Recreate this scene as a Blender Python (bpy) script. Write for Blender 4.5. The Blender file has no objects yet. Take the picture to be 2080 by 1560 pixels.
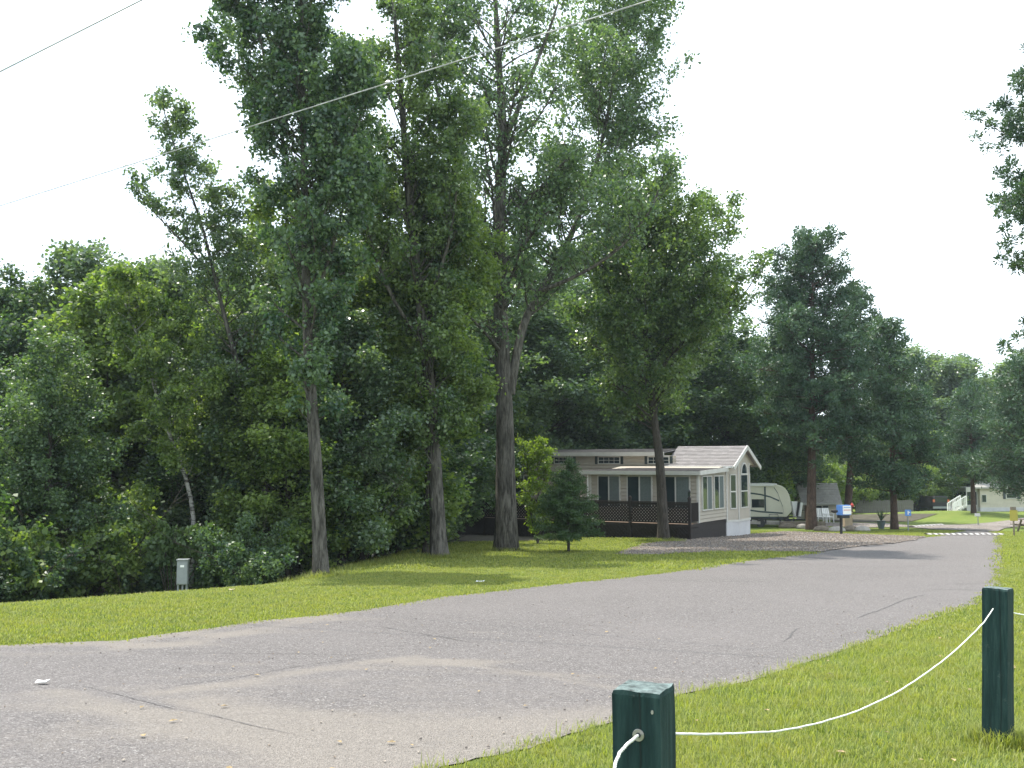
import bpy, math, random
import numpy as np
from mathutils import Vector, Matrix
from mathutils.geometry import delaunay_2d_cdt
S = bpy.context.scene
COL = S.collection
RAD = math.radians

# ------------------------------------------------------------------ camera, sky, sun, exposure
EYE = 1.5
PITCH = math.atan(160/2000)
cam_d = bpy.data.cameras.new('camera'); cam = bpy.data.objects.new('camera', cam_d); COL.objects.link(cam)
cam.location = (0, 0, EYE); cam.rotation_euler = (RAD(90)+PITCH, 0, 0)
cam_d.sensor_width = 36; cam_d.lens = 36*2000/2080; cam_d.clip_start = .05; cam_d.clip_end = 2500
S.camera = cam
SUN_AZ, SUN_EL = -46, 68
W = bpy.data.worlds.new('World'); S.world = W; W.use_nodes = True
wn = W.node_tree; wn.nodes.clear()
wo = wn.nodes.new('ShaderNodeOutputWorld'); bg = wn.nodes.new('ShaderNodeBackground')
sky = wn.nodes.new('ShaderNodeTexSky'); sky.sky_type = 'NISHITA'; sky.sun_disc = False
sky.sun_elevation = RAD(SUN_EL); sky.sun_rotation = RAD(SUN_AZ)
sky.air_density = 1.0; sky.dust_density = 1.2; sky.ozone_density = 1.2; sky.altitude = 300
# thin bright summer cloud veil over the blue
tc = wn.nodes.new('ShaderNodeTexCoord'); mp = wn.nodes.new('ShaderNodeMapping'); mp.inputs['Scale'].default_value = (1, 1, 2.2); mp.inputs['Rotation'].default_value = (0, 0, RAD(29))
nz = wn.nodes.new('ShaderNodeTexNoise'); nz.inputs['Scale'].default_value = 1.5; nz.inputs['Detail'].default_value = 6; nz.inputs['Roughness'].default_value = .55
cr = wn.nodes.new('ShaderNodeMapRange'); cr.inputs['From Min'].default_value = .40; cr.inputs['From Max'].default_value = .60
cr.inputs['To Min'].default_value = .42; cr.inputs['To Max'].default_value = 1
mx = wn.nodes.new('ShaderNodeMix'); mx.data_type = 'RGBA'; mx.inputs[7].default_value = (10.9, 12.2, 13.3, 1)
wn.links.new(tc.outputs['Generated'], mp.inputs['Vector']); wn.links.new(mp.outputs['Vector'], nz.inputs['Vector'])
wn.links.new(nz.outputs['Fac'], cr.inputs['Value']); wn.links.new(cr.outputs['Result'], mx.inputs[0])
wn.links.new(sky.outputs['Color'], mx.inputs[6]); wn.links.new(mx.outputs[2], bg.inputs['Color'])
bg.inputs['Strength'].default_value = .12
wn.links.new(bg.outputs[0], wo.inputs['Surface'])
sun_d = bpy.data.lights.new('sun', 'SUN'); sun_d.energy = 4.6; sun_d.angle = RAD(.55); sun_d.color = (1, .95, .86)
sun = bpy.data.objects.new('sun', sun_d); COL.objects.link(sun)
sv = Vector((math.sin(RAD(SUN_AZ))*math.cos(RAD(SUN_EL)), math.cos(RAD(SUN_AZ))*math.cos(RAD(SUN_EL)), math.sin(RAD(SUN_EL))))
sun.rotation_euler = sv.to_track_quat('Z', 'Y').to_euler(); sun.location = sv*80
S.view_settings.view_transform = 'Standard'; S.view_settings.look = 'None'
S.view_settings.gamma = 1; S.view_settings.use_curve_mapping = False
S.view_settings.exposure = .72
S.render.resolution_x = 1024; S.render.resolution_y = 768
S.render.engine = 'CYCLES'
S.cycles.max_bounces = 7; S.cycles.diffuse_bounces = 3; S.cycles.glossy_bounces = 2; S.cycles.transmission_bounces = 4
S.cycles.transparent_max_bounces = 6; S.cycles.sample_clamp_indirect = 6

# ------------------------------------------------------------------ where things stand
def ss(t):
    t = np.clip(t, 0, 1); return t*t*(3-2*t)
ZY = [-80, 0, 40, 50, 60, 70, 80, 100, 150, 400, 900]
ZZ = [3.6, 0, -1.8, -2.15, -2.5, -2.78, -2.98, -3.4, -4.0, -6.0, -9]
def terr(x, y):
    x = np.asarray(x, float); y = np.asarray(y, float)
    z = (np.interp(y-1.5, ZY, ZZ)+np.interp(y+1.5, ZY, ZZ)+np.interp(y, ZY, ZZ))/3
    z = z - 1.35*ss((y-14.2-3.2*ss((x+8.8)/4.2))/11)*ss((-2.5-x)/7)
    z = z + .035*np.sin(x*.55+1.3)*np.sin(y*.37)*ss((y-12)/10)
    # grassy knoll beyond the speed bump
    z = z + .55*np.exp(-(((x-37)/5.5)**2+((y-83)/7)**2))
    return z
def ray(px, py):
    cx = (px-1040)/2000; cy = (780-py)/2000
    return (cx, math.cos(PITCH)-cy*math.sin(PITCH), math.sin(PITCH)+cy*math.cos(PITCH))
def P(px, py, Y):                                   # a point of the photograph at distance Y
    d = ray(px, py); k = Y/d[1]
    return np.array((d[0]*k, Y, EYE+d[2]*k))
def G(px, py):                                      # where that line of sight meets the ground
    d = ray(px, py); a = 2.
    prev = 2.
    while a < 600:
        if EYE+d[2]*a < terr(d[0]*a, d[1]*a):
            lo, hi = prev, a
            for _ in range(30):
                m = (lo+hi)/2
                if EYE+d[2]*m < terr(d[0]*m, d[1]*m): hi = m
                else: lo = m
            return np.array((d[0]*hi, d[1]*hi))
        prev = a; a += .25
    return np.array((d[0]*200, d[1]*200))
def T(x, y): return np.array((x, y, float(terr(x, y))))

# ------------------------------------------------------------------ mesh helpers
def mesh_np(name, V, F, attrs=None, smooth=False):
    """V (n,3); F list of arrays of equal-size faces"""
    me = bpy.data.meshes.new(name)
    V = np.asarray(V, np.float32)
    if not isinstance(F, list): F = [F]
    F = [np.asarray(f, np.int32) for f in F if len(f)]
    me.vertices.add(len(V)); me.vertices.foreach_set('co', V.ravel())
    tot = np.concatenate([np.full(len(f), f.shape[1], np.int32) for f in F])
    idx = np.concatenate([f.ravel() for f in F])
    me.loops.add(len(idx)); me.loops.foreach_set('vertex_index', idx)
    me.polygons.add(len(tot))
    st = np.concatenate([[0], np.cumsum(tot)[:-1]]).astype(np.int32)
    me.polygons.foreach_set('loop_start', st)
    if attrs:
        for k, a in attrs.items():
            at = me.attributes.new(k, 'FLOAT', 'POINT'); at.data.foreach_set('value', np.asarray(a, np.float32))
    me.update(calc_edges=True)
    if smooth: me.polygons.foreach_set('use_smooth', np.ones(len(tot), bool))
    return me
def link(name, me, mat=None, parent=None, kind=None):
    o = bpy.data.objects.new(name, me); COL.objects.link(o)
    if mat is not None and me is not None:
        if isinstance(mat, (list, tuple)):
            for m in mat: me.materials.append(m)
        else: me.materials.append(mat)
    if parent is not None: o.parent = parent
    if kind: o['kind'] = kind
    return o
def tag(o, label, cat, group=None):
    o['label'] = label; o['category'] = cat
    if group: o['group'] = group
    return o
def thing(name, label, cat, loc=(0, 0, 0), rz=0, group=None):
    o = bpy.data.objects.new(name, None); COL.objects.link(o); o.empty_display_size = .3
    o.location = loc; o.rotation_euler = (0, 0, rz); return tag(o, label, cat, group)
def kids(o): return [c for c in bpy.data.objects if c.parent == o]
def dup(root, loc, rz=0, scale=None, label=None, group=None):
    r = root.copy(); COL.objects.link(r); r.location = loc; r.rotation_euler = (0, 0, rz)
    if scale is not None: r.scale = scale if hasattr(scale, '__len__') else (scale,)*3
    if label: r['label'] = label
    if group: r['group'] = group
    for ch in root.children:
        c = ch.copy(); COL.objects.link(c); c.parent = r
        for g in ch.children:
            d = g.copy(); COL.objects.link(d); d.parent = c
    return r

class MB:
    """collects boxes, prisms and tubes into one mesh"""
    def __init__(s): s.V = []; s.F = {3: [], 4: []}; s.n = 0; s.NG = []
    def add(s, V, F):
        V = np.asarray(V, float); 
        for f in F:
            f = [i+s.n for i in f]
            if len(f) in (3, 4): s.F[len(f)].append(f)
            else: s.NG.append(f)
        s.V.append(V); s.n += len(V); return s
    def box(s, x0, y0, z0, x1, y1, z1, M=None):
        V = np.array([(x, y, z) for x in (x0, x1) for y in (y0, y1) for z in (z0, z1)], float)
        if M is not None: V = np.array([M @ Vector(v) for v in V])
        return s.add(V, [(0, 1, 3, 2), (4, 6, 7, 5), (0, 4, 5, 1), (2, 3, 7, 6), (0, 2, 6, 4), (1, 5, 7, 3)])
    def bar(s, a, b, w, h=None, up=(0, 0, 1)):          # box beam from a to b
        a = Vector(a); b = Vector(b); h = h or w
        d = (b-a).normalized(); up = Vector(up)
        if abs(d.dot(up)) > .98: up = Vector((1, 0, 0))
        sx = d.cross(up).normalized(); uz = sx.cross(d).normalized()
        V = [p+sx*(i*w/2)+uz*(j*h/2) for p in (a, b) for i in (-1, 1) for j in (-1, 1)]
        return s.add([tuple(v) for v in V], [(0, 1, 3, 2), (4, 6, 7, 5), (0, 4, 5, 1), (2, 3, 7, 6), (0, 2, 6, 4), (1, 5, 7, 3)])
    def prism(s, poly, axis, lo, hi):                   # poly of 2D points, extruded along axis
        n = len(poly)
        def pt(p, t):
            if axis == 'x': return (t, p[0], p[1])
            if axis == 'y': return (p[0], t, p[1])
            return (p[0], p[1], t)
        V = [pt(p, lo) for p in poly]+[pt(p, hi) for p in poly]
        F = [tuple(range(n-1, -1, -1)), tuple(range(n, 2*n))]+[(i, (i+1) % n, n+(i+1) % n, n+i) for i in range(n)]
        return s.add(V, F)
    def tube(s, pts, r, k=8, cap=True):
        pts = np.asarray(pts, float); n = len(pts)
        r = np.full(n, r) if np.isscalar(r) else np.asarray(r, float)
        V, F = tube_np(pts, r, k)
        s.add(V, [tuple(f) for f in F])
        if cap: s.NG.append([s.n-n*k+i for i in range(k-1, -1, -1)]); s.NG.append([s.n-k+i for i in range(k)])
        return s
    def lathe(s, prof, c=(0, 0, 0), k=16):              # prof of (r, z)
        a = np.linspace(0, 2*np.pi, k, endpoint=False)
        V = [(c[0]+r*np.cos(t), c[1]+r*np.sin(t), c[2]+z) for r, z in prof for t in a]
        F = [(j*k+i, j*k+(i+1) % k, (j+1)*k+(i+1) % k, (j+1)*k+i) for j in range(len(prof)-1) for i in range(k)]
        s.add(V, F); s.NG.append([s.n-len(V)+i for i in range(k-1, -1, -1)]); s.NG.append([s.n-k+i for i in range(k)]); return s
    def build(s, name, mat, parent=None, kind=None, smooth=False, bevel=0):
        me = bpy.data.meshes.new(name)
        me.from_pydata([tuple(map(float, v)) for v in np.concatenate(s.V)], [], s.F[3]+s.F[4]+s.NG)
        me.update()
        if smooth: me.polygons.foreach_set('use_smooth', [True]*len(me.polygons))
        o = link(name, me, mat, parent, kind)
        if bevel:
            b = o.modifiers.new('bevel', 'BEVEL'); b.width = bevel; b.segments = 2; b.limit_method = 'ANGLE'
        return o
def tube_np(pts, r, k):
    n = len(pts)
    d = np.gradient(pts, axis=0); d /= np.linalg.norm(d, axis=1)[:, None]+1e-9
    up = np.where(np.abs(d[:, 2:3]) > .9, np.array([[1., 0, 0]]), np.array([[0, 0, 1.]]))
    if np.abs(d[:, 2]).max() > .9: up = np.repeat(np.array([[1., .05, 0]]), n, 0)
    a = np.cross(d, up); a /= np.linalg.norm(a, axis=1)[:, None]+1e-9; b = np.cross(d, a)
    th = np.linspace(0, 2*np.pi, k, endpoint=False)
    V = pts[:, None, :]+r[:, None, None]*(a[:, None, :]*np.cos(th)[None, :, None]+b[:, None, :]*np.sin(th)[None, :, None])
    i = np.arange(n-1)[:, None]*k; j = np.arange(k)[None, :]; j2 = (j+1) % k
    F = np.stack([i+j, i+j2, i+k+j2, i+k+j], -1).reshape(-1, 4)
    return V.reshape(-1, 3), F

# ------------------------------------------------------------------ materials
MAT = {}
def new_mat(name):
    m = bpy.data.materials.new(name); m.use_nodes = True; nt = m.node_tree
    return m, nt, nt.nodes['Principled BSDF']
def N(nt, typ, **kw):
    n = nt.nodes.new(typ)
    for k, v in kw.items():
        if k in n.inputs: n.inputs[k].default_value = v
        else: setattr(n, k, v)
    return n
def ramp(nt, src, stops):
    r = nt.nodes.new('ShaderNodeValToRGB'); e = r.color_ramp.elements
    while len(e) < len(stops): e.new(.5)
    for el, (p, c) in zip(e, stops): el.position = p; el.color = (*c, 1)
    nt.links.new(src, r.inputs[0]); return r.outputs[0]
def mixc(nt, fac, a, b, mode='MIX'):
    m = nt.nodes.new('ShaderNodeMix'); m.data_type = 'RGBA'; m.blend_type = mode
    for s, v in ((0, fac), (6, a), (7, b)):
        if hasattr(v, 'is_output') or isinstance(v, bpy.types.NodeSocket): nt.links.new(v, m.inputs[s])
        elif s == 0: m.inputs[0].default_value = v
        else: m.inputs[s].default_value = (*v, 1)
    return m.outputs[2]
def plain(name, c, rough=.6, var=.12, scale=6, bump=0, metal=0, spec=.4):
    """painted or plain surface with uneven tone and dirt"""
    m, nt, b = new_mat(name)
    t = N(nt, 'ShaderNodeTexCoord'); n = N(nt, 'ShaderNodeTexNoise', Scale=scale, Detail=6., Roughness=.65)
    nt.links.new(t.outputs['Object'], n.inputs['Vector'])
    lo = tuple(max(0, x*(1-var*1.6)) for x in c); hi = tuple(min(1, x*(1+var)) for x in c)
    nt.links.new(ramp(nt, n.outputs['Fac'], [(.3, lo), (.7, hi)]), b.inputs['Base Color'])
    b.inputs['Roughness'].default_value = rough; b.inputs['Metallic'].default_value = metal; b.inputs['Specular IOR Level'].default_value = spec
    if bump:
        bp = N(nt, 'ShaderNodeBump', Strength=bump, Distance=.01); nt.links.new(n.outputs['Fac'], bp.inputs['Height']); nt.links.new(bp.outputs[0], b.inputs['Normal'])
    return m
def leafmat(name, lo, hi, trans=.45, rough=.42, spec=.45, hue=None):
    m, nt, b = new_mat(name)
    at = N(nt, 'ShaderNodeAttribute'); at.attribute_name = 'tint'
    oi = N(nt, 'ShaderNodeObjectInfo')
    ad = N(nt, 'ShaderNodeMath', operation='MULTIPLY_ADD'); ad.inputs[1].default_value = .22
    nt.links.new(oi.outputs['Random'], ad.inputs[0]); nt.links.new(at.outputs['Fac'], ad.inputs[2])
    c = ramp(nt, ad.outputs[0], [(.1, lo), (.95, hi)])
    nt.links.new(c, b.inputs['Base Color']); b.inputs['Roughness'].default_value = rough; b.inputs['Specular IOR Level'].default_value = spec
    tr = N(nt, 'ShaderNodeBsdfTranslucent')
    tcx = mixc(nt, 1., c, (1.6, 1.7, .55), 'MULTIPLY'); nt.links.new(tcx, tr.inputs['Color'])
    mxs = N(nt, 'ShaderNodeMixShader'); mxs.inputs[0].default_value = trans
    nt.links.new(b.outputs[0], mxs.inputs[1]); nt.links.new(tr.outputs[0], mxs.inputs[2])
    nt.links.new(mxs.outputs[0], nt.nodes['Material Output'].inputs['Surface'])
    return m
def barkmat(name, lo, hi, vs=6, sc=3., bump=.9):
    m, nt, b = new_mat(name)
    t = N(nt, 'ShaderNodeTexCoord'); mp = N(nt, 'ShaderNodeMapping'); mp.inputs['Scale'].default_value = (vs, vs, 1)
    n = N(nt, 'ShaderNodeTexNoise', Scale=sc, Detail=8., Roughness=.7); n2 = N(nt, 'ShaderNodeTexNoise', Scale=.9, Detail=4.)
    nt.links.new(t.outputs['Object'], mp.inputs[0]); nt.links.new(mp.outputs[0], n.inputs[0]); nt.links.new(t.outputs['Object'], n2.inputs[0])
    c = ramp(nt, n.outputs['Fac'], [(.40, lo), (.60, hi)])
    c = mixc(nt, n2.outputs['Fac'], c, tuple(x*.6 for x in lo)); nt.links.new(c, b.inputs['Base Color'])
    b.inputs['Roughness'].default_value = .9; b.inputs['Specular IOR Level'].default_value = .2
    bp = N(nt, 'ShaderNodeBump', Strength=bump, Distance=.09); nt.links.new(n.outputs['Fac'], bp.inputs['Height']); nt.links.new(bp.outputs[0], b.inputs['Normal'])
    return m

# leaves
L_POP = leafmat('leaf_poplar', (.038, .084, .052), (.165, .240, .125), .42, .30, .65)
L_POP2 = leafmat('leaf_poplar_yellower', (.046, .092, .042), (.190, .260, .100), .45, .32, .6)
L_MAP = leafmat('leaf_maple', (.056, .106, .036), (.205, .270, .088), .5, .44, .45)
L_ASP = leafmat('leaf_aspen', (.058, .105, .062), (.175, .235, .140), .45, .32, .65)
L_DRK = leafmat('leaf_dark', (.032, .070, .044), (.135, .200, .094), .42, .42, .5)
L_SHR = leafmat('leaf_shrub', (.060, .105, .045), (.130, .190, .090), .45, .45, .4)
L_YEL = leafmat('leaf_sapling', (.100, .160, .025), (.210, .280, .055), .5, .4, .45)
L_PIN = leafmat('needle_pine', (.024, .062, .040), (.090, .150, .082), .22, .45, .4)
L_SPR = leafmat('needle_spruce', (.026, .062, .026), (.075, .125, .045), .2, .5, .35)
B_POP = barkmat('bark_poplar', (.05, .045, .038), (.27, .25, .215), 6, 1.9, 1.)
B_DRK = barkmat('bark_dark', (.05, .042, .034), (.15, .13, .11), 6, 3.)
B_PIN = barkmat('bark_pine', (.07, .045, .035), (.18, .12, .095), 4, 4.)
def birchmat():
    m, nt, b = new_mat('bark_birch')
    t = N(nt, 'ShaderNodeTexCoord'); mp = N(nt, 'ShaderNodeMapping'); mp.inputs['Scale'].default_value = (1.5, 1.5, 9)
    n = N(nt, 'ShaderNodeTexNoise', Scale=1.6, Detail=6., Roughness=.7)
    nt.links.new(t.outputs['Object'], mp.inputs[0]); nt.links.new(mp.outputs[0], n.inputs[0])
    nt.links.new(ramp(nt, n.outputs['Fac'], [(.42, (.04, .036, .03)), (.47, (.27, .265, .235)), (1, (.40, .39, .35))]), b.inputs['Base Color'])
    b.inputs['Roughness'].default_value = .8; return m
B_BIR = birchmat()

# ------------------------------------------------------------------ ground sheets
def grassground():
    m, nt, b = new_mat('lawn_soil_and_grass')
    t = N(nt, 'ShaderNodeTexCoord')
    def noise(sc, det=6., r=.6, vec=None):
        n = N(nt, 'ShaderNodeTexNoise', Scale=sc, Detail=det, Roughness=r); nt.links.new(vec or t.outputs['Object'], n.inputs[0]); return n.outputs['Fac']
    big = noise(.28, 5.); mid = noise(1.7, 8., .7); fine = noise(22., 8., .8); vf = noise(90., 3., .8)
    c = ramp(nt, mid, [(.3, (.095, .150, .026)), (.5, (.145, .195, .036)), (.72, (.205, .230, .058))])
    c = mixc(nt, ramp(nt, big, [(.35, (0, 0, 0)), (.7, (.6, .6, .6))]), c, (.175, .200, .042))
    c = mixc(nt, ramp(nt, fine, [(.35, (.75, .75, .75)), (.55, (0, 0, 0))]), c, (.050, .085, .016))
    c = mixc(nt, ramp(nt, vf, [(.6, (0, 0, 0)), (.75, (.55, .55, .55))]), c, (.24, .27, .08))
    nt.links.new(c, b.inputs['Base Color']); b.inputs['Roughness'].default_value = .85; b.inputs['Specular IOR Level'].default_value = .15
    bp = N(nt, 'ShaderNodeBump', Strength=.9, Distance=.05); nt.links.new(fine, bp.inputs['Height']); nt.links.new(bp.outputs[0], b.inputs['Normal'])
    return m
def asphaltmat():
    m, nt, b = new_mat('old_asphalt')
    t = N(nt, 'ShaderNodeTexCoord')
    def noise(sc, det=6., r=.6, vec=None):
        n = N(nt, 'ShaderNodeTexNoise', Scale=sc, Detail=det, Roughness=r); nt.links.new(vec or t.outputs['Object'], n.inputs[0]); return n.outputs['Fac']
    st = N(nt, 'ShaderNodeAttribute'); st.attribute_name = 'sand'
    vo = N(nt, 'ShaderNodeTexVoronoi', Scale=80.); nt.links.new(t.outputs['Object'], vo.inputs[0])
    vo2 = N(nt, 'ShaderNodeTexVoronoi', Scale=24.); nt.links.new(t.outputs['Object'], vo2.inputs[0])
    vr = nt.nodes.new('ShaderNodeSeparateColor'); nt.links.new(vo.outputs['Color'], vr.inputs[0])
    c = ramp(nt, vr.outputs[0], [(0, (.074, .066, .063)), (.5, (.142, .128, .123)), (.86, (.195, .178, .172)), (.95, (.25, .235, .225)), (1, (.40, .38, .36))])
    big = noise(.45, 5.); c = mixc(nt, ramp(nt, big, [(.3, (0, 0, 0)), (.7, (.5, .5, .5))]), c, (.190, .172, .165))
    gr = noise(130., 4., .9); c = mixc(nt, .5, c, ramp(nt, gr, [(.3, (.3, .3, .3)), (.7, (.85, .85, .85))]), 'OVERLAY')
    # older darker and paler lanes
    mp = N(nt, 'ShaderNodeMapping'); mp.inputs['Scale'].default_value = (.45, 1.9, 1); mp.inputs['Rotation'].default_value = (0, 0, -.5); nt.links.new(t.outputs['Object'], mp.inputs[0])
    ln = noise(1.0, 7., .62, mp.outputs[0]); c = mixc(nt, ramp(nt, ln, [(.36, (.55, .55, .55)), (.5, (0, 0, 0))]), c, (.112, .101, .099))
    c = mixc(nt, ramp(nt, ln, [(.55, (0, 0, 0)), (.72, (.5, .5, .5))]), c, (.225, .202, .190))
    # blown sand: attribute broken up by streaky noise at several sizes
    mp2 = N(nt, 'ShaderNodeMapping'); mp2.inputs['Scale'].default_value = (.8, 2.6, 1); mp2.inputs['Rotation'].default_value = (0, 0, .22); nt.links.new(t.outputs['Object'], mp2.inputs[0])
    sn = noise(1.8, 9., .68, mp2.outputs[0]); sn2 = noise(16., 8., .8); sn3 = noise(75., 4., .9)
    a = N(nt, 'ShaderNodeMath', operation='MULTIPLY_ADD'); nt.links.new(sn, a.inputs[0]); a.inputs[1].default_value = 2.0; nt.links.new(st.outputs['Fac'], a.inputs[2])
    a2 = N(nt, 'ShaderNodeMath', operation='MULTIPLY_ADD'); nt.links.new(sn2, a2.inputs[0]); a2.inputs[1].default_value = .9; nt.links.new(a.outputs[0], a2.inputs[2])
    a3 = N(nt, 'ShaderNodeMath', operation='MULTIPLY_ADD'); nt.links.new(sn3, a3.inputs[0]); a3.inputs[1].default_value = .9; nt.links.new(a2.outputs[0], a3.inputs[2])
    mr = N(nt, 'ShaderNodeMapRange'); mr.inputs['From Min'].default_value = 2.06; mr.inputs['From Max'].default_value = 2.5; mr.inputs['To Max'].default_value = .9
    nt.links.new(a3.outputs[0], mr.inputs['Value'])
    sandc = ramp(nt, noise(60., 5., .8), [(.3, (.30, .245, .200)), (.7, (.47, .390, .325))])
    c = mixc(nt, mr.outputs[0], c, sandc)
    nt.links.new(c, b.inputs['Base Color']); b.inputs['Roughness'].default_value = .85; b.inputs['Specular IOR Level'].default_value = .15
    bp = N(nt, 'ShaderNodeBump', Strength=.9, Distance=.05); nt.links.new(fine, bp.inputs['Height']); nt.links.new(bp.outputs[0], b.inputs['Normal'])
    return m
def asphaltmat():
    m, nt, b = new_mat('old_asphalt')
    t = N(nt, 'ShaderNodeTexCoord')
    def noise(sc, det=6., r=.6, vec=None):
        n = N(nt, 'ShaderNodeTexNoise', Scale=sc, Detail=det, Roughness=r); nt.links.new(vec or t.outputs['Object'], n.inputs[0]); return n.outputs['Fac']
    st = N(nt, 'ShaderNodeAttribute'); st.attribute_name = 'sand'
    vo = N(nt, 'ShaderNodeTexVoronoi', Scale=80.); nt.links.new(t.outputs['Object'], vo.inputs[0])
    vo2 = N(nt, 'ShaderNodeTexVoronoi', Scale=24.); nt.links.new(t.outputs['Object'], vo2.inputs[0])
    vr = nt.nodes.new('ShaderNodeSeparateColor'); nt.links.new(vo.outputs['Color'], vr.inputs[0])
    c = ramp(nt, vr.outputs[0], [(0, (.074, .066, .063)), (.5, (.142, .128, .123)), (.86, (.195, .178, .172)), (.95, (.25, .235, .225)), (1, (.40, .38, .36))])
    big = noise(.45, 5.); c = mixc(nt, ramp(nt, big, [(.3, (0, 0, 0)), (.7, (.5, .5, .5))]), c, (.190, .172, .165))
    gr = noise(130., 4., .9); c = mixc(nt, .5, c, ramp(nt, gr, [(.3, (.3, .3, .3)), (.7, (.85, .85, .85))]), 'OVERLAY')
    # blown sand: attribute broken up by noise
    sn = noise(3.2, 9., .72); sn2 = noise(14., 8., .75)
    a = N(nt, 'ShaderNodeMath', operation='MULTIPLY_ADD'); nt.links.new(sn, a.inputs[0]); a.inputs[1].default_value = 1.3; nt.links.new(st.outputs['Fac'], a.inputs[2])
    a2 = N(nt, 'ShaderNodeMath', operation='MULTIPLY_ADD'); nt.links.new(sn2, a2.inputs[0]); a2.inputs[1].default_value = .8; nt.links.new(a.outputs[0], a2.inputs[2])
    fac = ramp(nt, a2.outputs[0], [(0, (0, 0, 0)), (1, (0, 0, 0))])
    mr = N(nt, 'ShaderNodeMapRange'); mr.inputs['From Min'].default_value = 1.30; mr.inputs['From Max'].default_value = 2.15; mr.inputs['To Max'].default_value = .75
    nt.links.new(a2.outputs[0], mr.inputs['Value'])
    sandc = ramp(nt, noise(60., 5., .8), [(.3, (.205, .180, .155)), (.7, (.300, .266, .232))])
    c = mixc(nt, mr.outputs[0], c, sandc)
    nt.links.new(c, b.inputs['Base Color']); b.inputs['Roughness'].default_value = .8; b.inputs['Specular IOR Level'].default_value = .35
    bp = N(nt, 'ShaderNodeBump', Strength=1., Distance=.02); nt.links.new(vo.outputs['Distance'], bp.inputs['Height']); nt.links.new(bp.outputs[0], b.inputs['Normal'])
    return m
def gravelmat(name='gravel', k=1.):
    m, nt, b = new_mat(name)
    t = N(nt, 'ShaderNodeTexCoord')
    vo = N(nt, 'ShaderNodeTexVoronoi', Scale=22.); nt.links.new(t.outputs['Object'], vo.inputs[0])
    vr = nt.nodes.new('ShaderNodeSeparateColor'); nt.links.new(vo.outputs['Color'], vr.inputs[0])
    c = ramp(nt, vr.outputs[1], [(0, (.17*k, .14*k, .125*k)), (.45, (.33*k, .285*k, .255*k)), (.8, (.45*k, .39*k, .35*k)), (1, (.65, .6, .55))])
    n = N(nt, 'ShaderNodeTexNoise', Scale=.9, Detail=7.); nt.links.new(t.outputs['Object'], n.inputs[0])
    c = mixc(nt, ramp(nt, n.outputs['Fac'], [(.4, (0, 0, 0)), (.7, (.6, .6, .6))]), c, (.26*k, .215*k, .175*k))
    n3 = N(nt, 'ShaderNodeTexNoise', Scale=4.5, Detail=8., Roughness=.8); nt.links.new(t.outputs['Object'], n3.inputs[0])
    c = mixc(nt, ramp(nt, n3.outputs['Fac'], [(.36, (.75, .75, .75)), (.52, (0, 0, 0))]), c, (.12*k, .10*k, .085*k)); c = mixc(nt, ramp(nt, n3.outputs['Fac'], [(.56, (0, 0, 0)), (.66, (.7, .7, .7))]), c, (.60*k, .55*k, .50*k))
    nt.links.new(c, b.inputs['Base Color']); b.inputs['Roughness'].default_value = .9
    bp = N(nt, 'ShaderNodeBump', Strength=1., Distance=.07); nt.links.new(vo.outputs['Distance'], bp.inputs['Height']); nt.links.new(bp.outputs[0], b.inputs['Normal'])
    return m
M_LAWN = grassground(); M_ASPH = asphaltmat(); M_GRAV = gravelmat('gravel', .78); M_SAND = gravelmat('sandy_lane', .8)
M_FLOOR = plain('leaf_litter_and_yard_shade', (.07, .06, .038), .95, .5, 3, .8)

def axis(parts):
    a = []
    for lo, hi, st in parts: a += list(np.arange(lo, hi, st))
    a.append(parts[-1][1]); return np.array(a)
gx = axis([(-700, -120, 40), (-120, -40, 8), (-40, -16, 2), (-16, 24, .5), (24, 60, 2), (60, 140, 8), (140, 700, 40)])
gy = axis([(-60, -8, 8), (-8, 4, 1), (4, 60, .5), (60, 110, 2), (110, 200, 9), (200, 900, 50)])
X, Y = np.meshgrid(gx, gy, indexing='ij'); Z = terr(X, Y)
nx, ny = X.shape; I = np.arange(nx*ny).reshape(nx, ny)
F = np.stack([I[:-1, :-1], I[1:, :-1], I[1:, 1:], I[:-1, 1:]], -1).reshape(-1, 4)
link('ground', mesh_np('ground', np.stack([X, Y, Z], -1).reshape(-1, 3), F, smooth=True), M_LAWN, kind='structure')

def jagged(poly, step, amp, seed):
    """resample an outline and roughen it"""
    rng = np.random.default_rng(seed); out = []
    n = len(poly)
    for i in range(n):
        a = np.array(poly[i], float); b = np.array(poly[(i+1) % n], float); L = np.linalg.norm(b-a)
        far = min(np.hypot(*a), np.hypot(*b)); st = step*max(1, far/12)
        k = max(1, int(L/st)); k = min(k, 400)
        for j in range(k):
            p = a+(b-a)*j/k
            am = amp*min(1.6, max(.5, far/14)) if abs(p[0]) < 45 else 0
            out.append(p+rng.normal(0, am, 2))
    return out
def inside(px, py, poly):
    poly = np.asarray(poly); x, y = np.asarray(px), np.asarray(py); c = np.zeros(x.shape, bool)
    n = len(poly)
    for i in range(n):
        x1, y1 = poly[i]; x2, y2 = poly[i-1]
        t = ((y1 > y) != (y2 > y)) & (x < (x2-x1)*(y-y1)/((y2-y1) if y2 != y1 else 1e-9)+x1)
        c ^= t
    return c
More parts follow.
